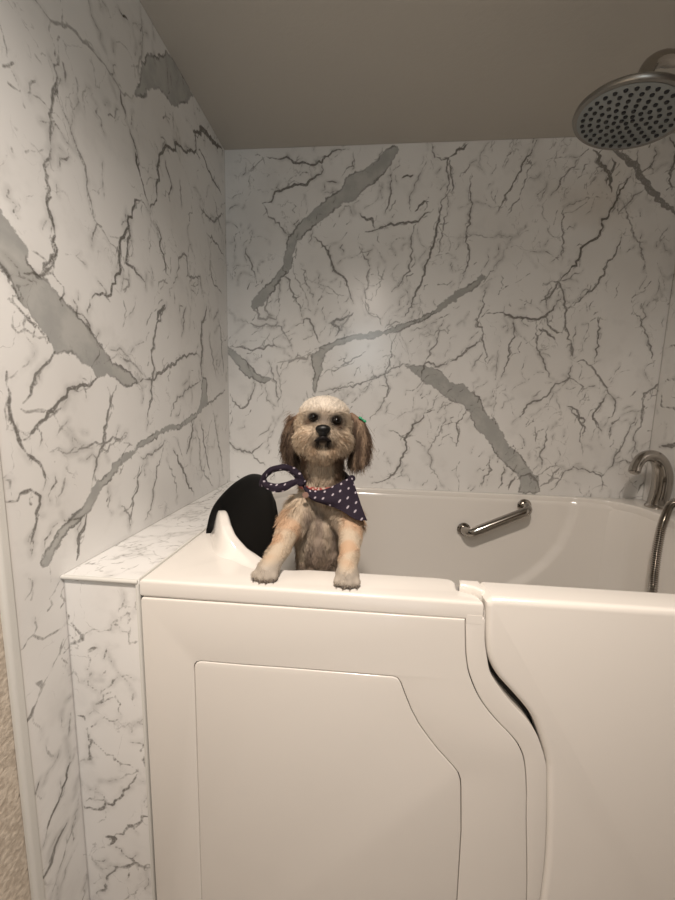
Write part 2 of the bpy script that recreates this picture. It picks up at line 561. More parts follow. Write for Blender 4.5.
BACK_VEINS_MARKS = [
    (tD, 2.6, .85, [(125, 80), (185, 80), (240, 98), (290, 100), (300, 80), (330, 62), (370, 58)]),
    (tD, 2.8, .85, [(110, 220), (150, 185), (200, 170), (245, 165), (275, 135), (295, 120), (290, 100)]),
    (tD, 1.5, .6, [(120, 80), (90, 110), (70, 130)]), (tD, 1.7, .75, [(110, 220), (130, 260), (165, 290), (200, 320)]),
    (tD, 1.6, .7, [(385, 65), (388, 90), (350, 140)]), (tD, 2, .8, [(305, 155), (340, 158)]), (tD, 1.6, .6, [(10, 245), (40, 225)]),
    (tD, 1.6, .6, [(370, 225), (385, 255)]), (tD, 2.5, .85, [(405, 250), (425, 270), (440, 265), (450, 295)]),
    (tD, 2.4, .85, [(420, 305), (450, 300), (490, 285), (550, 275), (580, 275), (600, 250), (625, 238)]), (tD, 2.6, .9, [(570, 245), (610, 215)]),
    (tD, 1.8, .8, [(495, 110), (498, 180), (480, 250)]), (tD, 2, .9, [(530, 145), (565, 135)]),
    (tD, 1.5, .7, [(605, 95), (580, 140), (558, 190), (558, 245)]), (tD, 1.9, .75, [(575, 280), (560, 370), (545, 430), (520, 470), (500, 485)]),
    (tD, 2.6, .85, [(675, 180), (650, 210), (635, 290), (625, 350), (605, 400), (575, 480), (560, 530), (540, 560)]),
    (tD, 1.5, .7, [(675, 220), (655, 300), (640, 370)]), (tD, 1.7, .8, [(620, 40), (650, 90), (670, 85), (672, 150), (660, 200)]),
    (tD, 2.5, .85, [(265, 320), (300, 350), (320, 395), (355, 440), (385, 520)]), (tD, 1.4, .7, [(320, 395), (320, 340)]),
    (tD, 1.8, .75, [(405, 340), (415, 375), (430, 390), (425, 440), (420, 490), (430, 550), (465, 565), (475, 590)]),
    (tD, 2.6, .8, [(330, 620), (340, 590), (320, 580), (345, 570), (385, 548)]), (tD, 1.5, .7, [(410, 500), (430, 550), (460, 560)]),
    (tD, 2.6, .6, [(258, 672), (220, 685), (190, 700)]), (tD, 2.2, .8, [(285, 640), (265, 590), (245, 565), (225, 580)]),
    (tD, 1.9, .75, [(280, 785), (330, 775), (390, 765), (450, 740), (500, 715), (560, 708)]), (tD, 1.5, .65, [(285, 740), (310, 718), (360, 700), (400, 680), (430, 645)]),
    (tD, 1.3, .6, [(310, 720), (350, 712), (390, 690)]), (tD, 1.8, .75, [(515, 610), (500, 680), (480, 740), (485, 800), (460, 840), (435, 870)]),
    (tD, 1.8, .75, [(65, 350), (80, 400), (95, 460)]), (tD, 1.9, .75, [(175, 400), (195, 450), (205, 500), (230, 560)]),
    (tD, 1.5, .65, [(225, 400), (240, 450), (265, 520)]), (tD, 1.4, .6, [(205, 400), (225, 460), (250, 520), (260, 545)]), (tD, 1.5, .6, [(165, 430), (160, 500), (165, 540)]),
    (tD, 1.7, .65, [(40, 570), (100, 590), (170, 590), (190, 630), (205, 670)]), (tD, 1.9, .75, [(5, 650), (60, 655), (130, 645), (180, 655)]),
    (tD, 1.9, .7, [(130, 690), (145, 740), (155, 790), (160, 830)]), (tD, 1.5, .6, [(150, 700), (200, 690), (240, 680)]),
    (tD, 1.9, .75, [(15, 790), (45, 835), (70, 820), (90, 760)]), (tD, 2.8, .6, [(85, 540), (100, 565), (130, 560), (155, 570)]),
    (tD, 1.2, .6, [(245, 450), (310, 470), (340, 495), (345, 540)]), (tD, 2.1, .75, [(675, 690), (640, 710), (600, 700), (590, 740)]),
    (tD, 1.8, .7, [(655, 570), (640, 620), (610, 680), (600, 710)]), (tD, 1.3, .6, [(540, 590), (520, 610)]), (tD, 1.3, .6, [(675, 600), (640, 600), (600, 620)]),
    (tD, 1.3, .6, [(560, 600), (600, 590), (640, 570)]), (tD, 2, .6, [(380, 550), (350, 600), (330, 610)]), (tD, 1.6, .6, [(480, 590), (530, 570)]),
    (tD, 1.6, .6, [(250, 340), (262, 300)]), (tD, 1.5, .6, [(215, 340), (200, 400)]), (tD, 2.2, .6, [(130, 500), (120, 540), (145, 560)]),
    (tD, 1.5, .6, [(465, 340), (460, 310)]), (tD, 1.4, .6, [(460, 400), (470, 450), (450, 500)]),
    (tH, 2.4, .85, [(630, 480), (595, 490), (570, 520), (545, 560), (545, 600), (515, 660), (480, 690), (440, 700)]),
    (tH, 1.6, .7, [(490, 540), (530, 560), (555, 560)]), (tH, 1.6, .6, [(660, 460), (655, 520), (610, 600), (615, 650), (655, 710)]),
    (tH, 1.9, .75, [(0, 560), (25, 590), (80, 610), (120, 575)]), (tH, 1.5, .7, [(80, 610), (120, 645)]), (tH, 1.4, .6, [(100, 560), (140, 520)]),
    (tH, 1.4, .6, [(120, 400), (125, 450), (160, 470)]), (tH, 1.6, .6, [(570, 570), (600, 600)]), (tH, 1.5, .6, [(150, 330), (165, 400), (160, 460)]),
    (tE, 2.8, .85, [(0, 80), (20, 60), (55, 40)]), (tE, 1.9, .8, [(0, 190), (8, 150), (0, 90)]),
    (tE, 2.1, .85, [(260, 30), (225, 90), (205, 130), (180, 180), (155, 225), (140, 250)]), (tE, 1.5, .7, [(255, 100), (225, 150), (200, 215), (170, 260)]),
    (tE, 1.6, .65, [(80, 90), (50, 120), (30, 140)]), (tE, 2.0, .8, [(65, 130), (62, 210), (50, 300), (58, 380), (40, 440), (25, 475)]),
    (tE, 1.3, .5, [(0, 320), (60, 318), (110, 322), (190, 320), (230, 280)]), (tE, 1.3, .5, [(190, 320), (160, 380), (120, 425)]),
    (tE, 1.8, .75, [(390, 80), (350, 130), (320, 180), (300, 200)]), (tE, 1.5, .7, [(420, 90), (380, 150)]), (tE, 1.3, .5, [(120, 35), (90, 110)]),
    (tE, 4.6, .8, [(430, 60), (450, 100), (475, 125), (478, 165), (485, 185)]), (tE, 3, .8, [(485, 80), (482, 130), (470, 165)]),  # first two: dark blotch below the shower head
    (tE, 2.7, .9, [(545, 120), (510, 180), (490, 230), (455, 280), (430, 330), (390, 380), (350, 430), (325, 460)]), (tE, 1.5, .7, [(530, 150), (500, 200), (505, 240)]),
    (tE, 2.1, .85, [(530, 290), (500, 360), (470, 400), (445, 460), (400, 500), (355, 535)]), (tE, 1.7, .75, [(505, 200), (540, 280), (570, 340), (590, 430)]),
    (tE, 1.6, .7, [(590, 175), (540, 215), (505, 255)]), (tE, 1.6, .7, [(565, 60), (560, 95), (545, 120)]),
    (tE, 7.0, .72, [(470, 45), (530, 85), (570, 140), (600, 180), (640, 225), (675, 250), (700, 255)]),  # broad dark diagonal running down to the right from the shower head
    (tE, 1.9, .8, [(612, 50), (600, 110), (570, 130)]), (tE, 3, .8, [(660, 20), (668, 110), (665, 180)]),
    (tE, 2.1, .8, [(280, 460), (325, 455), (340, 490), (350, 540), (345, 590), (365, 650), (365, 690)]), (tE, 1.9, .8, [(325, 455), (300, 500), (270, 520)]), (tE, 1.5, .7, [(325, 455), (400, 420)]),
    (tE, 2.6, .85, [(335, 500), (300, 545), (285, 560), (245, 568), (185, 560), (150, 548), (110, 550)]), (tE, 1.6, .7, [(300, 460), (285, 500), (295, 540)]),
    (tE, 1.9, .8, [(285, 560), (300, 590), (340, 610)]), (tE, 2.5, .8, [(265, 595), (290, 605), (315, 630)]),
    (tE, 1.9, .8, [(260, 570), (262, 660), (285, 710), (310, 750)]), (tE, 1.9, .75, [(115, 460), (100, 530), (80, 570), (100, 610), (112, 680), (112, 720)]),
    (tE, 1.9, .8, [(185, 560), (195, 620), (175, 690), (155, 740)]), (tE, 2.5, .8, [(0, 695), (40, 670), (90, 635)]), (tE, 1.5, .6, [(100, 665), (65, 720)]),
    (tE, 2.1, .85, [(445, 560), (442, 640), (435, 700)]), (tE, 1.5, .7, [(380, 585), (370, 640)]), (tE, 3.4, .75, [(365, 640), (368, 680)]),
    (tE, 2.0, .8, [(365, 690), (400, 690), (430, 715), (460, 760), (475, 790), (495, 810), (490, 850), (460, 890)]),
    (tE, 2.0, .8, [(365, 690), (360, 740), (310, 770), (290, 800), (240, 820), (210, 860), (185, 880)]),
    (tE, 1.5, .7, [(340, 735), (400, 770), (380, 800)]), (tE, 2.3, .85, [(345, 825), (380, 840), (405, 870), (405, 900)]),
    (tE, 2.2, .85, [(475, 790), (430, 850), (440, 890), (455, 905)]), (tE, 1.9, .8, [(550, 540), (585, 600), (610, 710)]), (tE, 1.6, .7, [(575, 520), (588, 560), (570, 590)]),
    (tE, 1.8, .75, [(690, 735), (640, 750), (580, 790), (575, 880), (565, 900)]), (tE, 1.7, .75, [(345, 230), (335, 290), (340, 330), (333, 400)]),
    (tE, 1.4, .6, [(340, 230), (400, 210), (430, 190)]), (tE, 2.8, .7, [(285, 345), (295, 330)]), (tE, 2.2, .6, [(178, 515), (184, 530)]),
    (tE, 1.3, .6, [(655, 290), (625, 345)]), (tE, 1.4, .65, [(665, 435), (630, 440), (625, 480), (610, 500)]), (tE, 1.4, .6, [(145, 660), (135, 750)]), (tE, 1.4, .6, [(510, 700), (490, 740)]),
    (tE, 1.4, .6, [(480, 440), (475, 490)]), (tE, 2, .6, [(430, 555), (445, 545)]), (tE, 1.3, .6, [(140, 780), (130, 860)]),
    (tE, 1.6, .6, [(440, 140), (410, 170)]), (tE, 1.2, .5, [(325, 50), (322, 120)]), (tE, 1.5, .6, [(275, 780), (250, 800)]),
    (tJ, 1.9, .8, [(18, 440), (20, 370), (45, 340)]), (tJ, 1.5, .7, [(255, 380), (258, 430)]), (tJ, 2.0, .75, [(295, 380), (270, 470), (260, 520)]),
    (tJ, 1.8, .75, [(95, 560), (125, 510), (120, 470)]), (tJ, 2.0, .8, [(145, 565), (160, 500)]), (tJ, 2.5, .8, [(175, 570), (195, 530)]),
    (tJ, 1.8, .75, [(300, 570), (330, 540), (370, 500), (430, 515), (455, 530), (450, 575)]), (tJ, 1.5, .7, [(395, 350), (390, 400), (400, 470)]),
    (tJ, 2.3, .8, [(355, 325), (405, 380), (400, 400)]), (tJ, 1.8, .75, [(455, 530), (490, 490), (500, 460), (520, 430), (540, 380), (560, 340)]),
    (tJ, 1.5, .7, [(480, 420), (510, 350)]), (tJ, 1.6, .7, [(580, 280), (575, 360), (550, 420), (560, 470)]), (tJ, 1.6, .7, [(562, 580), (580, 540)]),
    (tJ, 1.8, .7, [(490, 490), (560, 490), (590, 470)]), (tJ, 2.0, .8, [(425, 350), (455, 400)]), (tJ, 2.5, .6, [(270, 560), (310, 520), (340, 500)]),
    (tJ, 1.5, .6, [(290, 520), (330, 540)]), (tJ, 1.5, .6, [(250, 540), (300, 500), (350, 510)]), (tJ, 2, .6, [(540, 290), (560, 270)]), (tJ, 1.4, .6, [(320, 290), (330, 330)]),
    (tJ, 1.5, .6, [(540, 490), (560, 440)]), (tJ, 2.4, .6, [(200, 540), (240, 520), (265, 560)]),
]
BACK_BANDS = [
    tD([(510, 45), (520, 55), (500, 95), (480, 130), (440, 165), (405, 195), (385, 215), (350, 220), (310, 255), (270, 285), (240, 310), (215, 340), (203, 375), (205, 395), (190, 430), (160, 455), (140, 490), (110, 530), (85, 540), (75, 530), (100, 490), (130, 460), (160, 425), (176, 385), (190, 320), (220, 280), (270, 235), (320, 195), (345, 180), (360, 145), (400, 125), (440, 100), (470, 75)]),
    tD([(770, 432), (783, 440), (755, 470), (725, 490), (675, 520), (620, 555), (560, 585), (500, 610), (430, 630), (370, 635), (320, 655), (300, 670), (290, 700), (280, 740), (270, 790), (262, 780), (268, 730), (258, 690), (262, 672), (300, 645), (350, 625), (420, 612), (480, 600), (540, 580), (600, 555), (640, 525), (675, 500), (715, 475), (745, 455)]),
    [(x, y) for x, y in [(405, 366), (422, 366), (438, 370), (450, 382)]] + tJ([(40, 250), (85, 290), (100, 330), (140, 370), (160, 400), (180, 440), (220, 480), (240, 510), (265, 530), (270, 576), (205, 576), (205, 530), (170, 500), (130, 450), (105, 410), (65, 360), (45, 325), (0, 300)]) + [(425, 382), (412, 371)],
    tD([(5, 640), (60, 690), (110, 740), (140, 745), (120, 765), (60, 735), (10, 670)]),
]
RIGHT_VEINS = [
    (tJ, 1.7, .75, [(636, 245), (675, 235), (720, 225)]), (tJ, 1.7, .75, [(636, 245), (636, 320), (675, 330), (740, 350)]),
    (tJ, 5, .8, [(628, 441), (655, 436), (680, 428), (730, 425)]), (tJ, 2.2, .75, [(645, 145), (675, 135), (700, 140)]),
    (tJ, 1.4, .6, [(655, 290), (720, 295)]), (tJ, 1.6, .7, [(655, 10), (668, -60), (700, -150)]),
    (tJ, 2.6, .7, [(700, -200), (760, -80), (750, 60), (800, 200)]),
]
LEDGE_TOP_VEINS = [
    (tG, 1.3, .75, [(235, 245), (300, 250), (370, 250), (440, 275)]), (tG, 1.5, .75, [(220, 265), (240, 290), (300, 270), (325, 265)]),
    (tG, 1.5, .75, [(180, 340), (240, 320), (330, 290)]), (tG, 1.5, .7, [(60, 375), (100, 350), (180, 320)]), (tG, 1.6, .7, [(130, 380), (190, 350), (250, 345)]),
    (tG, 1.2, .75, [(330, 205), (400, 212), (540, 210), (570, 190)]), (tG, 2.4, .8, [(380, 178), (420, 168)]), (tG, 1.5, .7, [(400, 160), (480, 130), (560, 110), (620, 70)]),
    (tG, 1.2, .7, [(440, 190), (500, 165), (560, 150)]), (tG, 1.2, .7, [(470, 150), (540, 160), (590, 130)]), (tG, 1.2, .6, [(520, 130), (600, 80), (660, 40)]),
    (tG, 1.4, .7, [(240, 250), (235, 300)]), (tG, 1.2, .6, [(300, 275), (290, 320)]), (tG, 1.2, .6, [(150, 350), (165, 380)]), (tG, 1.2, .6, [(230, 385), (300, 350)]),
    (tG, 1.2, .6, [(120, 345), (210, 335)]), (tG, 1.1, .6, [(580, 90), (640, 30), (700, -10)]), (tG, 1.4, .6, [(270, 380), (310, 385)]),
]
LEDGE_FRONT_VEINS = [
    (tC, 2.8, .85, [(195, 30), (210, 65), (240, 105), (250, 115), (210, 130), (210, 155)]), (tC, 1.9, .75, [(250, 105), (300, 95), (330, 90), (340, 40)]),
    (tC, 1.9, .75, [(385, 40), (388, 130), (425, 125)]), (tC, 1.6, .6, [(285, 240), (310, 240)]), (tC, 1.4, .6, [(300, 225), (320, 205)]),
    (tC, 2.0, .8, [(370, 225), (340, 240), (320, 265), (300, 295)]), (tC, 1.6, .7, [(370, 225), (415, 240)]), (tC, 3.6, .8, [(228, 345), (250, 350), (262, 370)]),
    (tC, 2.2, .8, [(262, 345), (300, 310), (350, 290)]), (tC, 2.6, .85, [(258, 380), (272, 430), (272, 480), (240, 485)]), (tC, 1.8, .7, [(300, 360), (330, 365), (360, 355)]),
    (tC, 2.0, .8, [(270, 400), (340, 465), (390, 495), (415, 515)]), (tC, 1.8, .7, [(390, 425), (440, 428)]),
    (tC, 3.4, .85, [(248, 610), (255, 625), (310, 625), (360, 595), (370, 570), (400, 545), (415, 515)]), (tC, 2.2, .8, [(255, 605), (330, 600)]), (tC, 2, .7, [(415, 545), (445, 548)]),
    (tC, 2.5, .8, [(330, 720), (375, 690), (415, 670), (455, 640)]), (tC, 5, .85, [(315, 710), (345, 715), (330, 735)]), (tC, 2.2, .8, [(340, 730), (380, 770), (410, 790), (460, 802)]),
    (tC, 2.2, .8, [(275, 780), (320, 775)]), (tC, 2.4, .8, [(460, 802), (400, 790), (350, 800), (320, 830), (315, 870), (280, 900)]),
    (tC, 1.4, .6, [(365, -40), (378, 10), (385, 60)]), (tC, 1.4, .6, [(330, 135), (355, 140)]), (tC, 1.2, .5, [(375, 380), (440, 375)]),
    (tC, 1.5, .6, [(370, 900), (420, 860)]), (tC, 3, .8, [(265, 150), (300, 142)]), (tC, 1.5, .6, [(205, 120), (200, 160)]),
]


def jag(P, amp=0.24):
    """break a line up into uneven small steps, as veins in marble run"""
    P = [np.array(p, float) for p in P]
    out = [P[0]]
    for a, b in zip(P[:-1], P[1:]):
        L = np.linalg.norm(b - a)
        n = max(1, int(L / 0.009))
        d = (b - a) / max(L, 1e-9)
        nrm = np.array([-d[1], d[0]])
        drift = rng.normal() * amp * 0.012 * min(n, 6) * 0.28
        for k in range(1, n + 1):
            q = a + (b - a) * k / n
            if k < n:
                q = q + nrm * (rng.normal() * amp * 0.012 + drift * math.sin(PI * k / n))
            out.append(q)
    return out


def seg_field(V, segs, chunk=2500, far=0.03):
    """V (n,2); segs rows: ax ay bx by wa wb k -> min(dist-w), capped at far, and k of that segment"""
    S0 = np.array(segs)
    lo = np.minimum(S0[:, 0:2], S0[:, 2:4]) - far
    hi = np.maximum(S0[:, 0:2], S0[:, 2:4]) + far
    f = np.full(len(V), far, np.float32)
    kk = np.zeros(len(V), np.float32)
    for i in range(0, len(V), chunk):
        v = V[i:i + chunk]
        m = ((hi >= v.min(0)) & (lo <= v.max(0))).all(1)
        if not m.any():
            continue
        S_ = S0[m]
        A, B, W0, W1, K = S_[:, 0:2], S_[:, 2:4], S_[:, 4], S_[:, 5], S_[:, 6]
        AB = B - A
        L2 = (AB ** 2).sum(1) + 1e-12
        px = v[:, None, 0] - A[None, :, 0]
        py = v[:, None, 1] - A[None, :, 1]
        t_ = np.clip((px * AB[:, 0] + py * AB[:, 1]) / L2, 0, 1)
        d = np.hypot(px - t_ * AB[:, 0], py - t_ * AB[:, 1]) - (W0 + (W1 - W0) * t_)
        j = d.argmin(1)
        dm = d[np.arange(len(v)), j]
        f[i:i + chunk] = np.minimum(dm, far)
        kk[i:i + chunk] = K[j]
    return f, kk


def poly_sdf(V, poly):
    P = np.array(poly)
    segs = [(*P[i], *P[(i + 1) % len(P)], 0, 0, 1) for i in range(len(P))]
    d, _ = seg_field(V, segs)
    inside = np.zeros(len(V), bool)
    for i in range(len(P)):
        x1, y1 = P[i]
        x2, y2 = P[(i + 1) % len(P)]
        if y1 == y2:
            continue
        c = ((y1 > V[:, 1]) != (y2 > V[:, 1])) & (V[:, 0] < (x2 - x1) * (V[:, 1] - y1) / (y2 - y1) + x1)
        inside ^= c
    return np.where(inside, -d, d)


def marble_sheet(name, plane, val, a0, a1, b0, b1, step, veins, bands, facing, extra=0, thick=0.005, ext_dir=(0.4, 1.0)):
    """a thin slab whose visible face lies in {plane = val}; a,b are the two in-plane world coordinates"""
    ia, ib = {'x': (1, 2), 'y': (0, 2), 'z': (0, 1)}[plane]
    ip = 'xyz'.index(plane)
    na = max(2, int(round((a1 - a0) / step)) + 1)
    nb = max(2, int(round((b1 - b0) / step)) + 1)
    ga, gb = np.meshgrid(np.linspace(a0, a1, na), np.linspace(b0, b1, nb), indexing='ij')
    V2 = np.stack([ga.ravel(), gb.ravel()], 1)
    segs = []
    for fn, w, k, pts in veins:
        px = fn(pts)
        P3 = [at(x, y, plane, val) for x, y in px]
        dep = [float((p - CAM) @ _f) for p in P3]
        dm = sum(dep) / len(dep)
        Q = jag([(p[ia], p[ib]) for p in P3])
        n = len(Q) - 1
        hw = max(w * 0.43 * dm / FPX, 0.0011)
        if plane == 'x' and facing > 0:
            hw *= 1.65
        for i in range(n):
            ta = min(1, 0.35 + 2.4 * min(i, n - i) / n) * hw * (0.8 + 0.4 * rng.random())
            tb = min(1, 0.35 + 2.4 * min(i + 1, n - i - 1) / n) * hw * (0.8 + 0.4 * rng.random())
            segs.append((*Q[i], *Q[i + 1], ta - 0.0009, tb - 0.0009, k))
        # a thinner companion line beside the longer veins
        if n > 5 and w > 1.6:
            off = rng.choice([-1, 1]) * hw * rng.uniform(1.6, 3.0)
            i0, i1 = int(n * rng.uniform(0, 0.35)), int(n * rng.uniform(0.65, 1.0))
            prev = None
            for i in range(i0, i1 + 1):
                d = Q[min(i + 1, n)] - Q[max(i - 1, 0)]
                d = d / (np.linalg.norm(d) + 1e-9)
                q_ = Q[i] + np.array([-d[1], d[0]]) * (off * (0.5 + 0.5 * math.sin(i * 0.9 + w)) + rng.normal() * 0.0008)
                if prev is not None and rng.random() < 0.85:
                    segs.append((*prev, *q_, 0.0003, 0.0003, k * 0.8))
                prev = q_
        # side twigs
        if n > 8:
            for _ in range(n // 9):
                i = rng.integers(2, n - 1)
                d = Q[i + 1] - Q[i]
                d = d / (np.linalg.norm(d) + 1e-9)
                ang = rng.choice([-1, 1]) * rng.uniform(0.4, 1.0)
                d2 = np.array([d[0] * math.cos(ang) - d[1] * math.sin(ang), d[0] * math.sin(ang) + d[1] * math.cos(ang)])
                R = jag([Q[i], Q[i] + d2 * rng.uniform(0.012, 0.04)], 0.3)
                for a, b in zip(R[:-1], R[1:]):
                    segs.append((*a, *b, 0.0006, -0.0002, k * 0.85))
    # long hairline veins wandering between the strong ones
    for _ in range(extra // 2):
        c = np.array([rng.uniform(a0, a1), rng.uniform(b0, b1)])
        ang = math.atan2(ext_dir[1], ext_dir[0]) + rng.normal() * 0.45
        kk0 = rng.uniform(0.45, 0.8)
        for _s in range(rng.integers(5, 16)):
            ang += rng.normal() * 0.35
            c2 = c + 0.009 * np.array([math.cos(ang), math.sin(ang)])
            if rng.random() < 0.88:
                segs.append((*c, *c2, 0.0002, 0.0002, kk0))
            c = c2
    for _ in range(extra):
        c = np.array([rng.uniform(a0, a1), rng.uniform(b0, b1)])
        ang = math.atan2(ext_dir[1], ext_dir[0]) + rng.normal() * 0.5
        L = rng.uniform(0.01, 0.05)
        R = jag([c, c + L * np.array([math.cos(ang), math.sin(ang)])], 0.35)
        for a, b in zip(R[:-1], R[1:]):
            segs.append((*a, *b, 0.0008, 0.0, rng.uniform(0.5, 0.9)))
    f, kk = seg_field(V2, segs)
    bd = np.full(len(V2), 1.0, np.float32)
    for poly in bands:
        P = [at(x, y, plane, val) for x, y in poly]
        P = [(p[ia], p[ib]) for p in P]
        bd = np.minimum(bd, poly_sdf(V2, jag(P + [P[0]], 0.17)[:-1]))
    co = np.zeros((len(V2), 3), np.float32)
    co[:, ia] = V2[:, 0]
    co[:, ib] = V2[:, 1]
    co[:, ip] = val
    back = co.copy()
    back[:, ip] = val - facing * thick
    idx = np.arange(na * nb).reshape(na, nb)
    q = np.stack([idx[:-1, :-1], idx[1:, :-1], idx[1:, 1:], idx[:-1, 1:]], -1).reshape(-1, 4)
    # border skirt closes the slab
    ring = np.concatenate([idx[:, 0], idx[-1, 1:], idx[-2::-1, -1], idx[0, -2:0:-1]])
    nv = len(co)
    rb = back[ring]
    allv = np.concatenate([co, rb])
    m = len(ring)
    sk = np.array([(ring[i], ring[(i + 1) % m], nv + (i + 1) % m, nv + i) for i in range(m)])
    faces = np.concatenate([q, sk])
    me = bpy.data.meshes.new(name)
    me.vertices.add(len(allv))
    me.vertices.foreach_set('co', allv.ravel())
    me.loops.add(faces.size)
    me.loops.foreach_set('vertex_index', faces.ravel().astype(np.int32))
    me.polygons.add(len(faces) + 0)
    me.polygons.foreach_set('loop_start', (np.arange(len(faces)) * 4).astype(np.int32))
    me.update(calc_edges=True)
    for nm, arr in (('vein', f), ('vein_k', kk), ('band', bd)):
        at_ = me.attributes.new(nm, 'FLOAT', 'POINT')
        at_.data.foreach_set('value', np.concatenate([arr, arr[ring]]).astype(np.float32))
    bm = bmesh.new()
    bm.from_mesh(me)
    bmesh.ops.recalc_face_normals(bm, faces=bm.faces)
    nn_ = sum((fc.normal[ip] for fc in list(bm.faces)[:200]))
    if nn_ * facing < 0:
        bmesh.ops.reverse_faces(bm, faces=bm.faces)
    bm.to_mesh(me)
    bm.free()
    o = link(name, me, M_MARBLE)
    return o


g = empty('marble_wall_panel', (XL, 0.3, 0.0))
left = marble_sheet('panel_face', 'x', XL, YE + 0.012, D, 0.0, ZC, 0.0027, LEFT_VEINS, LEFT_BANDS, 1, 230)
adopt(left, g)
tag(g, 'marble wall panel on the left wall with a wide grey diagonal streak, nearest the camera', 'wall panel')
# rounded edge trim closing the front edge of the left panel
pr = []
for k in range(9):
    w = PI / 2 * k / 8
    pr.append((XL + 0.004 - 0.006 * (1 - math.sin(w)) - 0.0, YE + 0.006 - 0.006 * math.cos(w)))
prof = [(XL - 0.005, YE)] + pr + [(XL + 0.004, YE + 0.014), (XL + 0.0005, YE + 0.016), (XL - 0.005, YE + 0.016)]
V = [(x, y, z) for z in (0.0, ZC) for x, y in prof]
n = len(prof)
F = [(i, (i + 1) % n, n + (i + 1) % n, n + i) for i in range(n)] + [tuple(range(n)), tuple(range(n, 2 * n))]
me = mesh_py(V, F)
fix_normals(me)
shade(me, 35)
adopt(link('edge_trim', me, M_EDGE), g)

back = marble_sheet('marble_wall_panel', 'y', D, XL - 0.003, XR + 0.003, 0.97, ZC, 0.0026, BACK_VEINS_MARKS, BACK_BANDS, -1, 330)
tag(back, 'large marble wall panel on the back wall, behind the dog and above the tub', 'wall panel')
right = marble_sheet('marble_wall_panel', 'x', XR, YE, D, 0.0, ZC, 0.006, RIGHT_VEINS, [], -1, 120)
tag(right, 'marble wall panel on the right wall, a strip visible behind the tub faucet at the right edge', 'wall panel')

# ------------------------------------------------------------------ marble ledge left of the tub
lg = empty('marble_ledge', ((XL + TX) / 2, 0.0, 0.0))
tag(lg, 'narrow marble ledge with marble front panel between the left wall and the tub', 'ledge')
lt = marble_sheet('ledge_top', 'z', 1.0, XL + 0.0005, TX - 0.001, -0.001, D - 0.001, 0.004, LEDGE_TOP_VEINS, [], 1, 60, 0.01, (1.0, 0.6))
adopt(lt, lg)
lf = marble_sheet('front_panel', 'y', 0.001, XL + 0.0005, TX - 0.003, 0.0, 0.992, 0.004, LEDGE_FRONT_VEINS, [], -1, 30, 0.008)
adopt(lf, lg)
lft = tube('edge_strip', [(XL + 0.001, -0.0015, 0.9965), (TX - 0.002, -0.0015, 0.9965)], 0.0042, M_EDGE, lg, seg=12)
ltc = box('corner_strip', TX - 0.006, TX - 0.001, -0.004, 0.004, 0.0, 0.993, M_EDGE, 0.0015, lg)
box('caulk_line', TX - 0.0032, TX - 0.0002, 0.0, D - 0.002, 0.990, 1.0016, M_EDGE, 0.0006, lg)

# ------------------------------------------------------------------ walk-in tub
tub = empty('walk_in_bathtub', (0.29, 0.38, 0.0))
tag(tub, 'white acrylic walk-in bathtub with a curved door, front access panel and black headrest', 'bathtub')
X1 = XR - 0.004
YB = D - 0.003

_rise = [(285, 569, 0.0), (270, 564, 0.0), (260, 558, 0.004), (247, 546, 0.016), (239, 536, 0.034), (233.5, 525, 0.052), (230, 513, 0.066)]
_rp = [at(x, y, 'z', 1.0 + h) for x, y, h in _rise]
open_px = [(-0.10, 0.0775)] + [(float(p[0]), float(p[1])) for p in _rp] + [(-0.343, 0.285), (-0.343, 0.35), (-0.343, 0.42), (-0.336, 0.52), (-0.310, 0.62), (-0.26, 0.69), (-0.19, 0.728), (-0.10, 0.737)]
left_arc = catmull(open_px, 6)
right_arc = catmull([(0.56, 0.737), (0.68, 0.737), (0.718, 0.736), (0.738, 0.728), (0.775, 0.722), (0.815, 0.708), (0.847, 0.680), (0.868, 0.645), (0.873, 0.58), (0.872, 0.45), (0.866, 0.25), (0.852, 0.14), (0.80, 0.09), (0.765, 0.078)], 5)
outline = [(TX, 0.0), (0.1915, 0.0), (0.1925, 0.006), (0.190, 0.019), (0.183, 0.0285), (0.170, 0.034), (0.1605, 0.037), (0.1605, 0.045), (0.163, 0.060), (0.1605, 0.070), (0.152, 0.0755), (0.135, 0.0775)]
outline = outline + [(0.0, 0.0775)] + [tuple(p) for p in left_arc] + [tuple(p) for p in right_arc] + [(0.76, 0.07), (0.76, 0.0), (X1, 0.0), (X1, YB), (TX, YB)]
rim = plate([outline], 'XY', 0.9685, 1.0, 0.0055, 3)

# raised flange that climbs round the left end of the opening and carries the headrest
fl = [np.array(p) for p in left_arc]
for _ in range(6):
    fl = [fl[0]] + [0.25 * fl[i - 1] + 0.5 * fl[i] + 0.25 * fl[i + 1] for i in range(1, len(fl) - 1)] + [fl[-1]]
cum = [0.0]
for a, b in zip(fl[:-1], fl[1:]):
    cum.append(cum[-1] + float(np.linalg.norm(np.array(b) - np.array(a))))
V, F, HH = [], [], []


def sst(x, a, b):
    t_ = min(1, max(0, (x - a) / (b - a)))
    return t_ * t_ * (3 - 2 * t_)


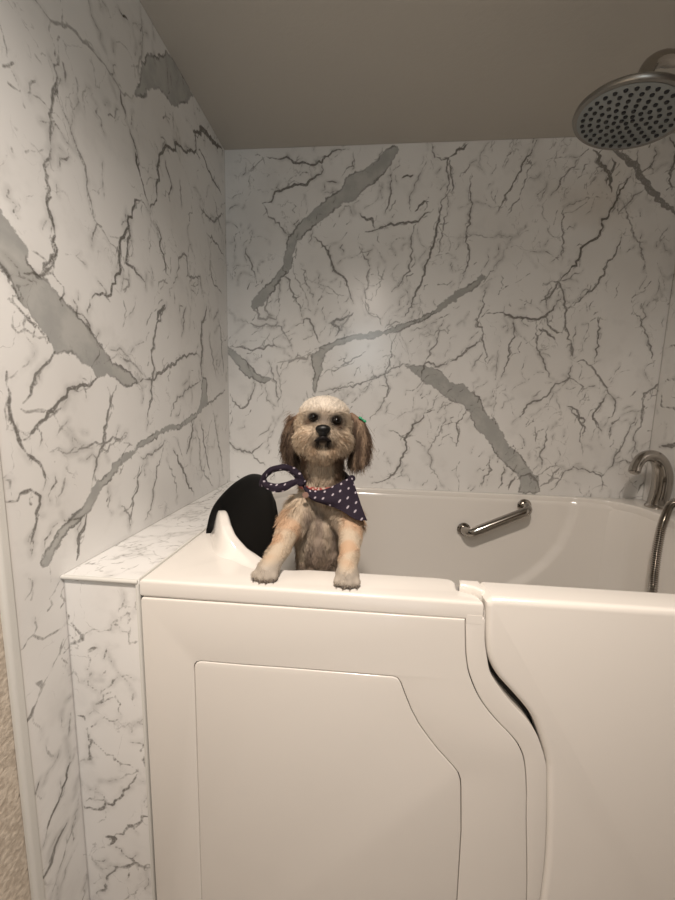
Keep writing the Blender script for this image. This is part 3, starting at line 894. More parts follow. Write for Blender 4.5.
prof_t = np.linspace(0, 1, 17)
NP = len(prof_t) + 3
for i, p in enumerate(fl):
    a = np.array(fl[max(i - 9, 0)])
    b = np.array(fl[min(i + 9, len(fl) - 1)])
    tg = (b - a) / np.linalg.norm(b - a)
    nrm = np.array([tg[1], -tg[0]])          # outward from the opening
    if nrm @ (np.array(p) - np.array([0.1, 0.4])) < 0:
        nrm = -nrm
    s = cum[i]
    tot = cum[-1]
    pa = [0.0] + [sum(float(np.linalg.norm(np.array(open_px[j + 1]) - np.array(open_px[j]))) for j in range(k)) for k in range(1, 8)]
    h = float(np.interp(s, pa + [pa[-1] + 0.035, pa[-1] + 0.075], [0.0] + [r__[2] for r__ in _rise] + [0.066, 0.010]))
    if s > 0.5:
        h = 0.0
    h = max(0.0, h)
    HH.append(h)
    wd = 0.040
    for q in prof_t:
        # q 0 = foot outside, 1 = inner lip
        z = h * (sst(q, 0.0, 0.5) if q < 0.8 else 1 - 0.22 * ((q - 0.8) / 0.2) ** 2)
        off = wd * (1 - q) ** 1.0
        pp = np.array(p) + nrm * off
        pp[0] = max(pp[0], TX + 0.001)
        V.append((pp[0], pp[1], 0.9995 + z))
    for zz, o_ in ((h * 0.5, -0.004), (-0.01, -0.003), (-0.05, 0.004)):
        pp = np.array(p) - nrm * (-o_)
        V.append((pp[0], pp[1], 1.0 + zz))
for i in range(len(fl) - 1):
    if max(HH[i], HH[i + 1]) < 0.0015:
        continue
    for k in range(NP - 1):
        F.append((i * NP + k, i * NP + k + 1, (i + 1) * NP + k + 1, (i + 1) * NP + k))
flange = mesh_py(V, F)
fix_normals(flange)

# well: wall ring down to the floor of the tub
ring_top = [(0.765, 0.060), (0.50, 0.060), (0.20, 0.060), (0.16, 0.072), (0.0, 0.0785)] + [tuple(p) for p in left_arc] + [tuple(p) for p in right_arc]
cx, cy = 0.27, 0.40
levels = [(0.990, 0.0), (0.965, 0.003), (0.85, 0.008), (0.60, 0.016), (0.30, 0.024), (0.16, 0.034), (0.125, 0.06)]
V, F = [], []
nr = len(ring_top)
for z, ins in levels:
    for x, y in ring_top:
        dx, dy = cx - x, cy - y
        L = math.hypot(dx, dy)
        off = -0.004 if ins == 0 else ins
        V.append((x + dx / L * off, y + dy / L * off, z))
for i in range(len(levels) - 1):
    for k in range(nr):
        k2 = (k + 1) % nr
        F.append((i * nr + k, i * nr + k2, (i + 1) * nr + k2, (i + 1) * nr + k))
F.append(tuple((len(levels) - 1) * nr + k for k in range(nr)))
well = mesh_py(V, F)
fix_normals(well)
bmw = bmesh.new()
bmw.from_mesh(well)
bmesh.ops.reverse_faces(bmw, faces=bmw.faces)
bmw.to_mesh(well)
bmw.free()

# moulded back wall of the well: the seat-back area stands proud of the right-hand part, along a curved seam
seam = [at(x, y, 'y', 0.733) for x, y in [(574, 490), (573, 505), (570, 517), (565, 530), (557, 545), (543, 561), (525, 575), (505, 585), (480, 592)]]
seam = [(float(p[0]), float(p[2])) for p in seam] + [(0.2, 0.60), (-0.2, 0.58)]
sx = np.linspace(-0.22, 0.86, 217)
sz = np.linspace(0.30, 0.992, 140)
GX, GZ = np.meshgrid(sx, sz, indexing='ij')
V2 = np.stack([GX.ravel(), GZ.ravel()], 1)
poly = [(-0.5, 1.2), (seam[0][0], 1.2)] + seam + [(-0.5, 0.58)]
sd = poly_sdf(V2, poly)
tt = np.clip((sd + 0.016) / 0.034, 0, 1)
tt = tt * tt * (3 - 2 * tt)
yy = 0.7345 - 0.013 * tt
yy = yy + 0.010 * np.clip((V2[:, 1] - 0.972) / 0.02, 0, 1) ** 2
lean = np.clip((0.99 - V2[:, 1]), 0, 1) * 0.03
yy = yy - lean
rr = np.clip((V2[:, 0] - 0.72) / 0.14, 0, 1)
yy = yy - 0.045 * rr ** 2.4
lr = np.clip((-0.08 - V2[:, 0]) / 0.14, 0, 1)
yy = yy - 0.07 * lr ** 2
idx = np.arange(GX.size).reshape(GX.shape)
q = np.stack([idx[:-1, :-1], idx[1:, :-1], idx[1:, 1:], idx[:-1, 1:]], -1).reshape(-1, 4)
backwall = mesh_py(np.stack([V2[:, 0], yy, V2[:, 1]], 1), [tuple(int(i) for i in f_) for f_ in q])

# seat block
seat = plate([[(-0.30, 0.10), (0.38, 0.10), (0.40, 0.12), (0.40, 0.70), (0.38, 0.72), (-0.26, 0.72), (-0.30, 0.66)]], 'XY', 0.13, 0.50, 0.02, 4)

# front frame strip between apron panel and door
ap_px = [(464.9, 619.5), (465.2, 640), (465.8, 655), (468.4, 672), (475.5, 691), (484.3, 706), (497, 721.5), (511, 736), (519.5, 748), (524.3, 763), (526.2, 790), (526, 817)]
ap_w = [at(x, y, 'y', 0.0) for x, y in ap_px]
ap_e = catmull([(float(p[0]), float(p[2])) for p in ap_w] + [(0.3075, 0.40), (0.3075, 0.09)], 5)
dr_px = [(485, 604), (485.2, 620), (485.2, 641), (487.4, 658), (491, 674), (501.5, 690.5), (514, 706), (527.5, 720.5), (536.5, 734), (542, 748), (545.3, 760), (547, 778)]
dr_w = [at(x, y, 'y', 0.0) for x, y in dr_px]
fr_e = catmull([(float(p[0]), float(p[2])) for p in dr_w] + [(0.327, 0.55), (0.327, 0.40), (0.327, 0.09)], 5)
dr2_px = [(486.5, 604), (486.6, 620), (486.8, 641), (489.3, 660), (497.5, 676.5), (511.5, 692.5), (523.5, 706), (532.2, 718), (538.3, 731), (543.6, 748), (546.6, 760), (548.2, 778)]
dr2_w = [at(x, y, 'y', -0.003) for x, y in dr2_px]
do_e = catmull([(float(p[0]), float(p[2])) for p in dr2_w] + [(0.3285, 0.55), (0.3285, 0.40), (0.3285, 0.09)], 5)
GAP = 0.0014
strip = [(p[0] + GAP, p[1]) for p in ap_e]
strip[0] = (strip[0][0], 0.974)
fr_l = [tuple(p) for p in fr_e]
fr_l[0] = (fr_l[0][0], 0.974)
frame = plate([[*strip, *fr_l[::-1]]], 'XZ', 0.0, 0.030, 0.0022, 3)
# plinth
plinth = plate([[(TX, 0.0), (X1, 0.0), (X1, 0.087), (TX, 0.087)]], 'XZ', 0.01, 0.03, 0.002)
for mm in (rim, flange, well, backwall, seat, frame, plinth):
    pass
_fb = [(0.1672, 0.9635), (0.1905, 0.9635), (0.1905, 0.9780), (0.1672, 0.9780)]
filler = mesh_py([(x, y, z) for y in (-0.0003, 0.02) for x, z in _fb], [(0, 1, 2, 3), (7, 6, 5, 4), (0, 4, 5, 1), (1, 5, 6, 2), (2, 6, 7, 3), (3, 7, 4, 0)])
fix_normals(filler)
shell = join_meshes('tub_shell', [rim, filler, flange, well, backwall, seat, frame, plinth], M_ACR, tub, 38)
# dark plate added behind the panels, its colour standing in for shade in the seams
box('seam_backing', TX + 0.004, 0.90, 0.032, 0.036, 0.09, 0.966, M_GAP, 0, tub)

# apron panel with the access opening
acc_px = [(194.6, 672), (194.3, 667), (195, 664), (197, 662), (201, 661), (245, 664.8), (291, 668), (340, 672), (380, 675.3), (393, 676.3), (397.5, 678), (400.5, 682), (405, 694), (411.5, 710), (419, 724), (429, 738), (438, 749.5), (446.7, 759), (453.5, 766.5), (458, 772.5), (460.3, 779), (461, 787), (461.2, 830)]
acc = [at(x, y, 'y', 0.0) for x, y in acc_px]
acc = [(float(p[0]), float(p[2])) for p in acc] + [(0.1915, 0.20), (0.188, 0.19), (-0.284, 0.19), (-0.2885, 0.20)]


def shrink(poly, d):
    P = np.array(poly)
    A = 0.5 * sum(P[i - 1][0] * P[i][1] - P[i][0] * P[i - 1][1] for i in range(len(P)))
    out = []
    for i in range(len(P)):
        a, b, c = P[i - 1], P[i], P[(i + 1) % len(P)]
        t1 = (b - a) / (np.linalg.norm(b - a) + 1e-9)
        t2 = (c - b) / (np.linalg.norm(c - b) + 1e-9)
        n_ = np.array([-(t1 + t2)[1], (t1 + t2)[0]])
        n_ = n_ / (np.linalg.norm(n_) + 1e-9)
        if A < 0:
            n_ = -n_
        out.append(tuple(b + n_ * d))
    return out


apron_out = [(TX + 0.0005, 0.962), (TX + 0.0025, 0.9668)] + [tuple(p) for p in ap_e] + [(TX + 0.0005, 0.09)]
hole = shrink(acc, -0.0007)
box_ap = plate([apron_out, hole], 'XZ', -0.0006, 0.028, 0.0016, 3)
join_meshes('apron_panel', [box_ap], M_ACR, tub, 38)
join_meshes('access_panel', [plate([shrink(acc, 0.0007)], 'XZ', -0.0008, 0.026, 0.0018, 3)], M_ACR, tub, 38)

# door
d_out = [tuple(p) for p in do_e]
door_poly = [(d_out[0][0], 1.002), *d_out[1:], (0.7588, 0.09), (0.7588, 1.011), (d_out[0][0] + 0.009, 1.011)]
door_body = plate([door_poly], 'XZ', -0.004, 0.056, 0.010, 5)
# top tongue of the door reaching over the rim notch
tongue = plate([[(0.1635, 0.0385), (0.1725, 0.0365), (0.185, 0.0315), (0.1935, 0.022), (0.20, 0.022), (0.20, 0.0555), (0.1665, 0.0555)]], 'XY', 0.985, 1.0095, 0.004, 4)
join_meshes('door', [door_body, tongue], M_ACR, tub, 38)


# headrest cushion: curved black pad following the left end of the opening
def headrest():
    path = [(-0.366, 0.222), (-0.371, 0.26), (-0.372, 0.32), (-0.370, 0.40), (-0.366, 0.48), (-0.362, 0.545), (-0.355, 0.59), (-0.342, 0.625)]
    top = [1.020, 1.052, 1.070, 1.083, 1.086, 1.078, 1.060, 1.00]
    P = catmull([(*p, t_) for p, t_ in zip(path, top)], 6)
    V, F = [], []
    NQ = 14
    for i, p in enumerate(P):
        a = P[max(i - 1, 0)][:2]
        b = P[min(i + 1, len(P) - 1)][:2]
        tg = (b - a) / np.linalg.norm(b - a)
        nin = np.array([tg[1], -tg[0]])
        if nin[0] < 0:
            nin = -nin
        zt, zb = float(p[2]), 0.78
        c = p[:2]
        # closed section: outer top lip -> over -> inner face down -> back
        sec = [(-0.002, zt - 0.05), (0.0, zt - 0.012), (0.003, zt - 0.004), (0.009, zt), (0.020, zt - 0.002), (0.030, zt - 0.009),
               (0.042, zt - 0.03), (0.051, zt - 0.07), (0.057, zt - 0.13), (0.061, 0.5 * (zt + zb) - 0.03), (0.063, zb + 0.012), (0.060, zb), (0.050, zb), (0.046, zb + 0.02)]
        for o_, z in sec:
            q_ = c + nin * o_
            V.append((q_[0], q_[1], z))
    for i in range(len(P) - 1):
        for k in range(NQ):
            k2 = (k + 1) % NQ
            F.append((i * NQ + k, i * NQ + k2, (i + 1) * NQ + k2, (i + 1) * NQ + k))
    F.append(tuple(range(NQ)))
    F.append(tuple((len(P) - 1) * NQ + k for k in range(NQ)))
    me = mesh_py(V, F)
    fix_normals(me)
    shade(me, 60)
    o = link('headrest_cushion', me, M_PAD)
    adopt(o, tub)
    return o


hr = headrest()
hr['label'] = 'black padded headrest'

# grab bar
gy = 0.712
A_ = at(466, 532, 'y', 0.69)
B_ = at(528, 508, 'y', 0.69)
A_ = np.array([A_[0], 0, A_[2]])
B_ = np.array([B_[0], 0, B_[2]])
u_ = (B_ - A_) / np.linalg.norm(B_ - A_)
yb_, yo_ = 0.716, 0.668
pts = []
for k in range(9):
    w = PI / 2 * k / 8
    pts.append(A_ + u_ * 0.022 * (1 - math.cos(w)) + np.array([0, yb_ - (yb_ - yo_) * math.sin(w) * 1.0, 0]))
for k in range(1, 8):
    pts.append(A_ + (B_ - A_) * (0.1 + 0.8 * k / 8) + np.array([0, yo_, 0]))
for k in range(8, -1, -1):
    w = PI / 2 * k / 8
    pts.append(B_ - u_ * 0.022 * (1 - math.cos(w)) + np.array([0, yb_ - (yb_ - yo_) * math.sin(w) * 1.0, 0]))
gb = tube('grab_bar', pts, 0.0158, M_CHROME, tub, seg=20)
gb['label'] = 'chrome grab bar'
for e in (A_, B_):
    fo = lathe('flange', [(0.0, 0.0), (0.023, 0.0), (0.023, 0.004), (0.020, 0.007), (0.014, 0.008)], (e[0], 0.7225 if e is A_ else 0.7215, e[2]), (0, -1, 0), M_CHROME, None, 32)
    adopt(fo, gb)
# overflow cover
od = at(589, 511, 'y', 0.728)
dc = lathe('overflow_cover', [(0.0, 0.0), (0.0145, 0.0), (0.0145, 0.004), (0.011, 0.0075), (0.004, 0.0085), (0.0, 0.0085)], (od[0], 0.730, od[2]), (0, -1, 0), M_CHROME, tub, 32)
dc['label'] = 'small round chrome overflow cover'

# ------------------------------------------------------------------ tub faucet
fb = np.array([0.928, 0.648, 1.0])
fc = empty('tub_faucet', tuple(fb))
tag(fc, 'chrome tub faucet with a high arched spout on the back right corner of the tub', 'faucet')
lathe('base', [(0.0, 0.0), (0.030, 0.0), (0.031, 0.004), (0.028, 0.009), (0.0255, 0.012)], fb, (0, 0, 1), M_CHROME, fc, 40)
sp_px = [(659, 507, .0255), (661, 490, .0260), (662.5, 476, .0260), (660.5, 464, .0225), (654.5, 457, .0195), (646.5, 456, .0170), (640, 459.5, .0158), (635.8, 466.5, .0155), (634.3, 472, .0160)]
sp, rad = [], []
for i, (x, y, r_) in enumerate(sp_px):
    yv = 0.648 - 0.045 * i / (len(sp_px) - 1)
    p = at(x, y, 'y', yv)
    sp.append(tuple(p))
    rad.append(r_)
sp[0] = (fb[0], fb[1], 1.008)
tube('spout', sp, rad, M_CHROME, fc, seg=28, smooth_n=6)
tip = np.array(sp[-1])
tdir = (np.array(sp[-1]) - np.array(sp[-2]))
tdir = tdir / np.linalg.norm(tdir)
lathe('aerator', [(0.0105, 0.0), (0.0125, 0.001), (0.0125, 0.004), (0.0105, 0.006), (0.0, 0.005)], tip - tdir * 0.001, tdir, M_CHROME, fc, 28)

# hand shower hose
hb = np.array([0.925, 0.515, 1.0])
hs = empty('hand_shower', tuple(hb))
tag(hs, 'chrome hand shower hose hanging down into the tub in front of the arched faucet', 'hand shower')
lathe('holder', [(0.0, 0.0), (0.024, 0.0), (0.025, 0.004), (0.020, 0.010), (0.016, 0.03), (0.014, 0.034)], hb, (0, 0, 1), M_CHROME, hs, 36)
hp = [(0.928, 0.515, 1.032), (0.922, 0.517, 1.052)]
for x, y, yv in [(673, 503, .535), (666.5, 514, .53), (661.5, 528, .52), (657.5, 548, .505), (654.5, 570, .49), (652.3, 592, .475)]:
    hp.append(tuple(at(x, y, 'y', yv)))
hp[1] = (0.932, 0.525, 1.060)
last = np.array(hp[-1])
hp += [tuple(last + np.array([-0.004, -0.006, -0.10])), tuple(last + np.array([0.0, -0.01, -0.25])), tuple(last + np.array([-0.03, -0.03, -0.42])), tuple(last + np.array([-0.08, -0.06, -0.60]))]
hp = catmull(hp, 40)
rd = [0.0108 + 0.0013 * math.sin(i * PI / 2.0) for i in range(len(hp))]
me = tube_mesh(hp, rd, 12)
shade(me, 60)
adopt(link('hose', me, M_CHROME), hs)
tube('handle', [(0.928, 0.512, 1.03), (0.930, 0.50, 1.10), (0.935, 0.47, 1.17), (0.937, 0.44, 1.20)], [0.012, 0.013, 0.014, 0.020], M_CHROME, hs, seg=20, smooth_n=6)
lathe('spray_face', [(0.0, 0.0), (0.028, 0.0), (0.030, 0.006), (0.022, 0.02), (0.0, 0.026)], (0.937, 0.420, 1.192), (0, 0.5, 0.85), M_CHROME, hs, 32)

# ------------------------------------------------------------------ overhead shower
hc = np.array([0.500, 0.300, 1.888])
hn = np.array([-0.225, 0.085, -1.0])
hn = hn / np.linalg.norm(hn)
sh = empty('shower_head', tuple(hc))
tag(sh, 'round overhead shower head with dark rubber nozzles on a curved arm, top right', 'shower head')
hd = lathe('head', [(0.0, 0.0), (0.0905, 0.0), (0.0935, -0.001), (0.0985, 0.000), (0.1005, -0.003), (0.1005, -0.007), (0.097, -0.011), (0.080, -0.016), (0.050, -0.022), (0.026, -0.028), (0.020, -0.036), (0.0, -0.036)], hc, hn, M_HEADRIM, sh, 72)
lathe('nozzle_plate', [(0.0, 0.0), (0.0895, 0.0), (0.0905, 0.0006), (0.0890, 0.0016), (0.0, 0.0016)], hc, hn, M_NOZ_FACE, sh, 64)
a_, b_ = frame_at(Vector(hn))
noz = []
for ring_i, (rr_, cnt) in enumerate([(0.010, 5), (0.0235, 9), (0.037, 14), (0.051, 19), (0.066, 24), (0.080, 30)]):
    for k in range(cnt):
        noz.append((rr_, 2 * PI * (k + 0.5 * (ring_i % 2)) / cnt))
base_noz = None
noz.sort(key=lambda v: -v[0])
first = True
rest = []
for i, (rr_, w) in enumerate(noz):
    c = Vector(hc) + rr_ * (math.cos(w) * a_ + math.sin(w) * b_)
    if i < 100:
        if base_noz is None:
            base_noz = lathe_mesh([(0.0, 0.0), (0.0041, 0.0), (0.0034, 0.0026), (0.0, 0.0030)], (0, 0, 0), hn, 10)
            shade(base_noz, 40)
            base_noz.materials.append(M_NOZ)
        o = bpy.data.objects.new('nozzle', base_noz)
        COL.objects.link(o)
        o.location = c + Vector(hn) * 0.0014
        adopt(o, sh)
    else:
        rest.append(lathe_mesh([(0.0, 0.0), (0.0041, 0.0), (0.0034, 0.0026), (0.0, 0.0030)], c + Vector(hn) * 0.0014, hn, 10))
ro = join_meshes('nozzle', rest, M_NOZ, sh, 40)
ro['kind'] = 'stuff'
top = hc - hn * 0.034
arm = [tuple(top), tuple(top + np.array([0.002, -0.004, 0.012])), tuple(at(647, 70, 'y', 0.30)), tuple(at(653, 62.5, 'y', 0.302)), tuple(at(663, 58.5, 'y', 0.305)), tuple(at(680, 58, 'y', 0.31))]
arm += [(0.72, 0.315, arm[-1][2] + 0.012), (0.95, 0.32, arm[-1][2] + 0.035), (XR - 0.001, 0.32, arm[-1][2] + 0.036)]
tube('arm', arm, [0.015, 0.0145, 0.0140, 0.0135, 0.0135, 0.0135, 0.0135, 0.0135, 0.0135], M_CHROME, sh, seg=20, smooth_n=6)
lathe('wall_flange', [(0.0, 0.0), (0.030, 0.0), (0.029, 0.004), (0.020, 0.009), (0.012, 0.012)], (XR - 0.0005, 0.32, arm[-1][2]), (-1, 0, 0), M_CHROME, sh, 36)

# ------------------------------------------------------------------ the dog
def W(x, y, Y):
    return at(x, y, 'y', Y)


def blob_mesh(blobs, voxel, smooth_it, name):
    """blobs: (centre, radii, rotation matrix or None) fused into one continuous skin"""
    bm = bmesh.new()
    for c, r, rot in blobs:
        m = Matrix.Translation(Vector(map(float, c)))
        if rot is not None:
            m = m @ rot
        m = m @ Matrix.Diagonal((*[float(v) for v in r], 1.0))
        bmesh.ops.create_icosphere(bm, subdivisions=3, radius=1.0, matrix=m)
    me = bpy.data.meshes.new(name)
    bm.to_mesh(me)
    bm.free()
    o = bpy.data.objects.new('tmp', me)
    COL.objects.link(o)
    rm = o.modifiers.new('r', 'REMESH')
    rm.mode = 'VOXEL'
    rm.voxel_size = voxel
    sm = o.modifiers.new('s', 'SMOOTH')
    sm.factor = 0.5
    sm.iterations = smooth_it
    dg = bpy.context.evaluated_depsgraph_get()
    out = bpy.data.meshes.new_from_object(o.evaluated_get(dg))
    out.name = name
    bpy.data.objects.remove(o)
    bpy.data.meshes.remove(me)
    out.polygons.foreach_set('use_smooth', [True] * len(out.polygons))
    return out


def chain(pts, radii, step=0.006):
    """overlapping spheres along a polyline, radii interpolated"""
    out = []
    pts = [np.array(p, float) for p in pts]
    for (a, ra), (b, rb) in zip(zip(pts[:-1], radii[:-1]), zip(pts[1:], radii[1:])):
        n = max(1, int(np.linalg.norm(b - a) / step))
        for k in range(n + 1):
            t_ = k / n
            r_ = ra + (rb - ra) * t_
            out.append((a + (b - a) * t_, (r_, r_, r_), None))
    return out


HC = W(324, 429, 0.150)                 # centre of the skull
FD = np.array([0.10, -0.985, 0.13])     # where the face points
FD = FD / np.linalg.norm(FD)
FR = np.cross(FD, [0, 0, 1.0]); FR /= np.linalg.norm(FR)      # picture right
FR = -FR if FR[0] < 0 else FR
FU = np.cross(FR, FD)
FU = FU if FU[2] > 0 else -FU


def hp_(a, b, c):
    """head coordinates: right, up, forward (metres)"""
    return HC + FR * a + FU * b + FD * c


HROT = Matrix(((FR[0], -FD[0], FU[0]), (FR[1], -FD[1], FU[1]), (FR[2], -FD[2], FU[2]))).to_4x4()

LP = [W(267, 571, 0.030), W(273.5, 560, 0.050), W(281, 547, 0.075), W(286.5, 535, 0.098), W(294, 519, 0.130), W(304, 507, 0.155)]
RP = [W(347, 575, 0.028), W(348, 562, 0.050), W(350, 548, 0.075), W(350.5, 534, 0.100), W(348.5, 518, 0.130), W(339, 507, 0.155)]
blobs = []
blobs += [(hp_(0, 0.008, 0.0), (0.053, 0.054, 0.053), HROT)]                 # skull
blobs += [(hp_(0, 0.026, 0.012), (0.049, 0.042, 0.036), HROT)]               # forehead
blobs += [(hp_(-0.023, -0.020, 0.030), (0.029, 0.028, 0.029), HROT), (hp_(0.023, -0.020, 0.030), (0.029, 0.028, 0.029), HROT)]   # cheeks
blobs += [(hp_(0, -0.014, 0.055), (0.021, 0.024, 0.019), HROT)]              # muzzle
blobs += [(hp_(0, -0.034, 0.034), (0.034, 0.028, 0.024), HROT)]              # chin
blobs += [(hp_(-0.016, 0.026, 0.036), (0.017, 0.016, 0.010), HROT), (hp_(0.019, 0.026, 0.036), (0.017, 0.016, 0.010), HROT)]  # brows
blobs += chain([HC + np.array([0, 0.0, -0.02]), W(322, 470, 0.165), W(322, 492, 0.185), W(321, 515, 0.195)], [0.040, 0.040, 0.046, 0.056])
blobs += [(W(321, 525, 0.180), (0.052, 0.050, 0.052), None), (W(320, 545, 0.184), (0.050, 0.052, 0.056), None), (W(320, 535, 0.180), (0.049, 0.050, 0.056), None), (W(319, 558, 0.190), (0.049, 0.050, 0.056), None)]
tb = W(319, 560, 0.205)
blobs += chain([W(320, 540, 0.195), tb, tb + np.array([0.002, 0.035, -0.10]), tb + np.array([0.0, 0.055, -0.20])], [0.050, 0.050, 0.052, 0.056])
hip = tb + np.array([0.0, 0.055, -0.22])
SEAT = 0.50
for s_ in (-1, 1):
    h0 = hip + np.array([s_ * 0.034, 0.0, 0.0])
    kn = np.array([h0[0] + s_ * 0.012, h0[1] - 0.050, hip[2] - 0.075])
    hk = np.array([h0[0] + s_ * 0.010, h0[1] + 0.030, SEAT + 0.062])
    ft = np.array([h0[0] + s_ * 0.010, h0[1] + 0.005, SEAT + 0.017])
    toe = ft + np.array([0, -0.035, -0.002])
    blobs += chain([h0, kn, hk, ft, toe], [0.038, 0.028, 0.017, 0.016, 0.015])
tl = hip + np.array([0, 0.05, 0.01])
blobs += chain([tl, tl + np.array([0, 0.04, 0.03]), tl + np.array([0, 0.055, 0.08]), tl + np.array([0, 0.03, 0.115])], [0.014, 0.012, 0.011, 0.008])
for P, sgn in ((LP, -1), (RP, 1)):
    blobs += chain(P, [0.0180, 0.0175, 0.0190, 0.0225, 0.0270, 0.031])
# paws with four toes each
TOES = []
for P, wrist, tilt in ((LP, None, -0.10), (RP, None, 0.03)):
    c = np.array(P[0])
    c[2] = 1.0165
    blobs.append((c + np.array([0.0, 0.008, 0.0]), (0.0215, 0.021, 0.0155), None))
    for k in range(4):
        o_ = (k - 1.5)
        tpos = c + np.array([o_ * 0.0116 + tilt * 0.02, -0.013 + 0.0035 * abs(o_) ** 1.3, -0.0062 - 0.0004 * abs(o_)])
        blobs.append((tpos, (0.0063, 0.0095, 0.0086), None))
        TOES.append((tpos, o_, tilt))

body_me = blob_mesh(blobs, 0.0032, 7, 'body')

M_FUR = new_mat('dog_fur', (0.6, 0.5, 0.4), 0.62, spec=0.25)
t = NT(M_FUR)
a_n = t.n('ShaderNodeAttribute', attribute_name='fur_col')
t.l(a_n.outputs['Color'], t.b.inputs['Base Color'])

CREAM = np.array([0.74, 0.605, 0.455])
WHITE = np.array([0.84, 0.76, 0.655])
TAN = np.array([0.46, 0.295, 0.175])
ORANGE = np.array([0.66, 0.42, 0.26])
BROWN = np.array([0.13, 0.082, 0.052])
GREYB = np.array([0.34, 0.27, 0.215])
DARK = np.array([0.035, 0.025, 0.020])
PAWC = np.array([0.56, 0.49, 0.41])


def sm(x, a, b):
    t_ = np.clip((x - a) / (b - a), 0, 1)
    return t_ * t_ * (3 - 2 * t_)


def vnoise(P, s, seed=0):
    """cheap smooth value noise"""
    r_ = np.random.default_rng(seed)
    out = np.zeros(len(P))
    for k in range(5):
        d = r_.normal(size=3)
        d /= np.linalg.norm(d)
        out += np.sin(P @ d * s * (1 + 0.35 * k) + r_.uniform(0, 6.28))
    return out / 5


def fur_colour(P):
    """coat colours of the dog by place on the body"""
    r = P - HC
    a, b, c = r @ FR, r @ FU, r @ FD
    n = len(P)
    col = np.tile(GREYB * 1.25, (n, 1))

    def put(m, cc):
        nonlocal col
        m = np.clip(m, 0, 1)[:, None]
        col = col * (1 - m) + cc * m
    # chest, with a paler middle line
    put(0.6 * sm(vnoise(P * np.array([1, 1, 0.25]), 150, 1), -0.2, 0.5), CREAM * 0.8)
    put(0.8 * sm(P[:, 2], 1.085, 1.115), CREAM * 0.9)
    put(0.5 * sm(1.03 - P[:, 2], 0, 0.05) * sm(P[:, 1], 0.10, 0.14), BROWN * 1.8)
    # forelegs
    arm_l = sm(-0.118 - P[:, 0], -0.004, 0.012) * (P[:, 1] < 0.16) * (P[:, 2] < 1.13)
    arm_r = sm(P[:, 0] + 0.050, -0.004, 0.012) * (P[:, 1] < 0.16) * (P[:, 2] < 1.13)
    arm = np.maximum(arm_l, arm_r) * (P[:, 2] > 0.98)
    put(arm, CREAM * 0.92)
    put(arm * 0.75 * sm(vnoise(P, 75, 5), -0.25, 0.3) * sm(P[:, 2], 1.030, 1.045) * (1 - sm(P[:, 2], 1.10, 1.12)), ORANGE)
    put(sm(1.036 - P[:, 2], 0, 0.012) * (P[:, 1] < 0.075) * (P[:, 2] > 0.98), PAWC)
    put(0.45 * sm(1.014 - P[:, 2], 0, 0.008) * (P[:, 1] < 0.05) * (P[:, 2] > 0.98) * (vnoise(P, 420, 2) > 0), BROWN)
    # head
    head = sm(P[:, 2], HC[2] - 0.075, HC[2] - 0.055)
    put(head, CREAM)
    put(head * sm(b, 0.022, 0.042) * sm(c, -0.03, 0.01), WHITE)
    put(head * sm(0.02 - c, 0, 0.03) * 0.8, TAN * 0.75)                      # behind the cheeks
    ek = lambda x0, y0, rx, ry: np.exp(-(((a - x0) / rx) ** 2 + ((b - y0) / ry) ** 2) * 1.2) * (c > 0.01)
    ang_ = np.arctan2(b + 0.006, a)
    stk = 0.55 + 0.45 * np.sin(ang_ * 34 + 2.0 * np.sin(ang_ * 9)) * (np.hypot(a, b) > 0.012)
    put(0.85 * stk * ek(-0.030, -0.020, 0.017, 0.020) * head, TAN * 0.75)
    put(0.85 * stk * ek(0.032, -0.020, 0.017, 0.022) * head, TAN * 0.75)
    put(0.65 * ek(-0.014, -0.034, 0.010, 0.012) * head, TAN)
    put(0.65 * ek(0.016, -0.034, 0.010, 0.012) * head, TAN)
    put(0.9 * ek(0.001, 0.012, 0.013, 0.018) * head, GREYB * 0.75)                # bridge of the nose
    put(0.9 * ek(0.0, -0.008, 0.015, 0.012) * head, GREYB * 0.8)
    put(1.8 * ek(-0.0187, 0.0175, 0.0145, 0.0115) * head, DARK * 0.6)
    put(1.8 * ek(0.0240, 0.0125, 0.0150, 0.0140) * head, DARK * 0.6)
    put(1.2 * ek(0.029, 0.004, 0.008, 0.010) * head, BROWN * 0.6)
    put(1.2 * ek(-0.027, 0.010, 0.008, 0.007) * head, BROWN * 0.8)
    put(1.5 * ek(0.0, -0.023, 0.017, 0.0085) * head, DARK)
    nk_ = (1 - head) * sm(P[:, 2], 1.15, 1.17)
    put(0.9 * nk_, CREAM * 0.86)
    jaw = sm(P[:, 2], 1.15, 1.165) * (b < -0.030) * (c < 0.035)
    put(0.95 * jaw * sm(np.abs(a + 0.004), 0.018, 0.028), BROWN * 1.5)
    # hind parts
    put((P[:, 2] < 0.97), GREYB * 1.1)
    return col * 0.88


def set_cols(me, cols):
    at_ = me.attributes.new('fur_col', 'FLOAT_COLOR', 'POINT')
    at_.data.foreach_set('color', np.concatenate([cols, np.ones((len(cols), 1))], 1).astype(np.float32).ravel())


def mesh_arrays(me):
    co = np.empty(len(me.vertices) * 3, np.float32)
    me.vertices.foreach_get('co', co)
    me.calc_loop_triangles()
    tri = np.empty(len(me.loop_triangles) * 3, np.int32)
    me.loop_triangles.foreach_get('vertices', tri)
    nr_ = np.empty(len(me.vertices) * 3, np.float32)
    me.vertices.foreach_get('normal', nr_)
    return co.reshape(-1, 3), tri.reshape(-1, 3), nr_.reshape(-1, 3)


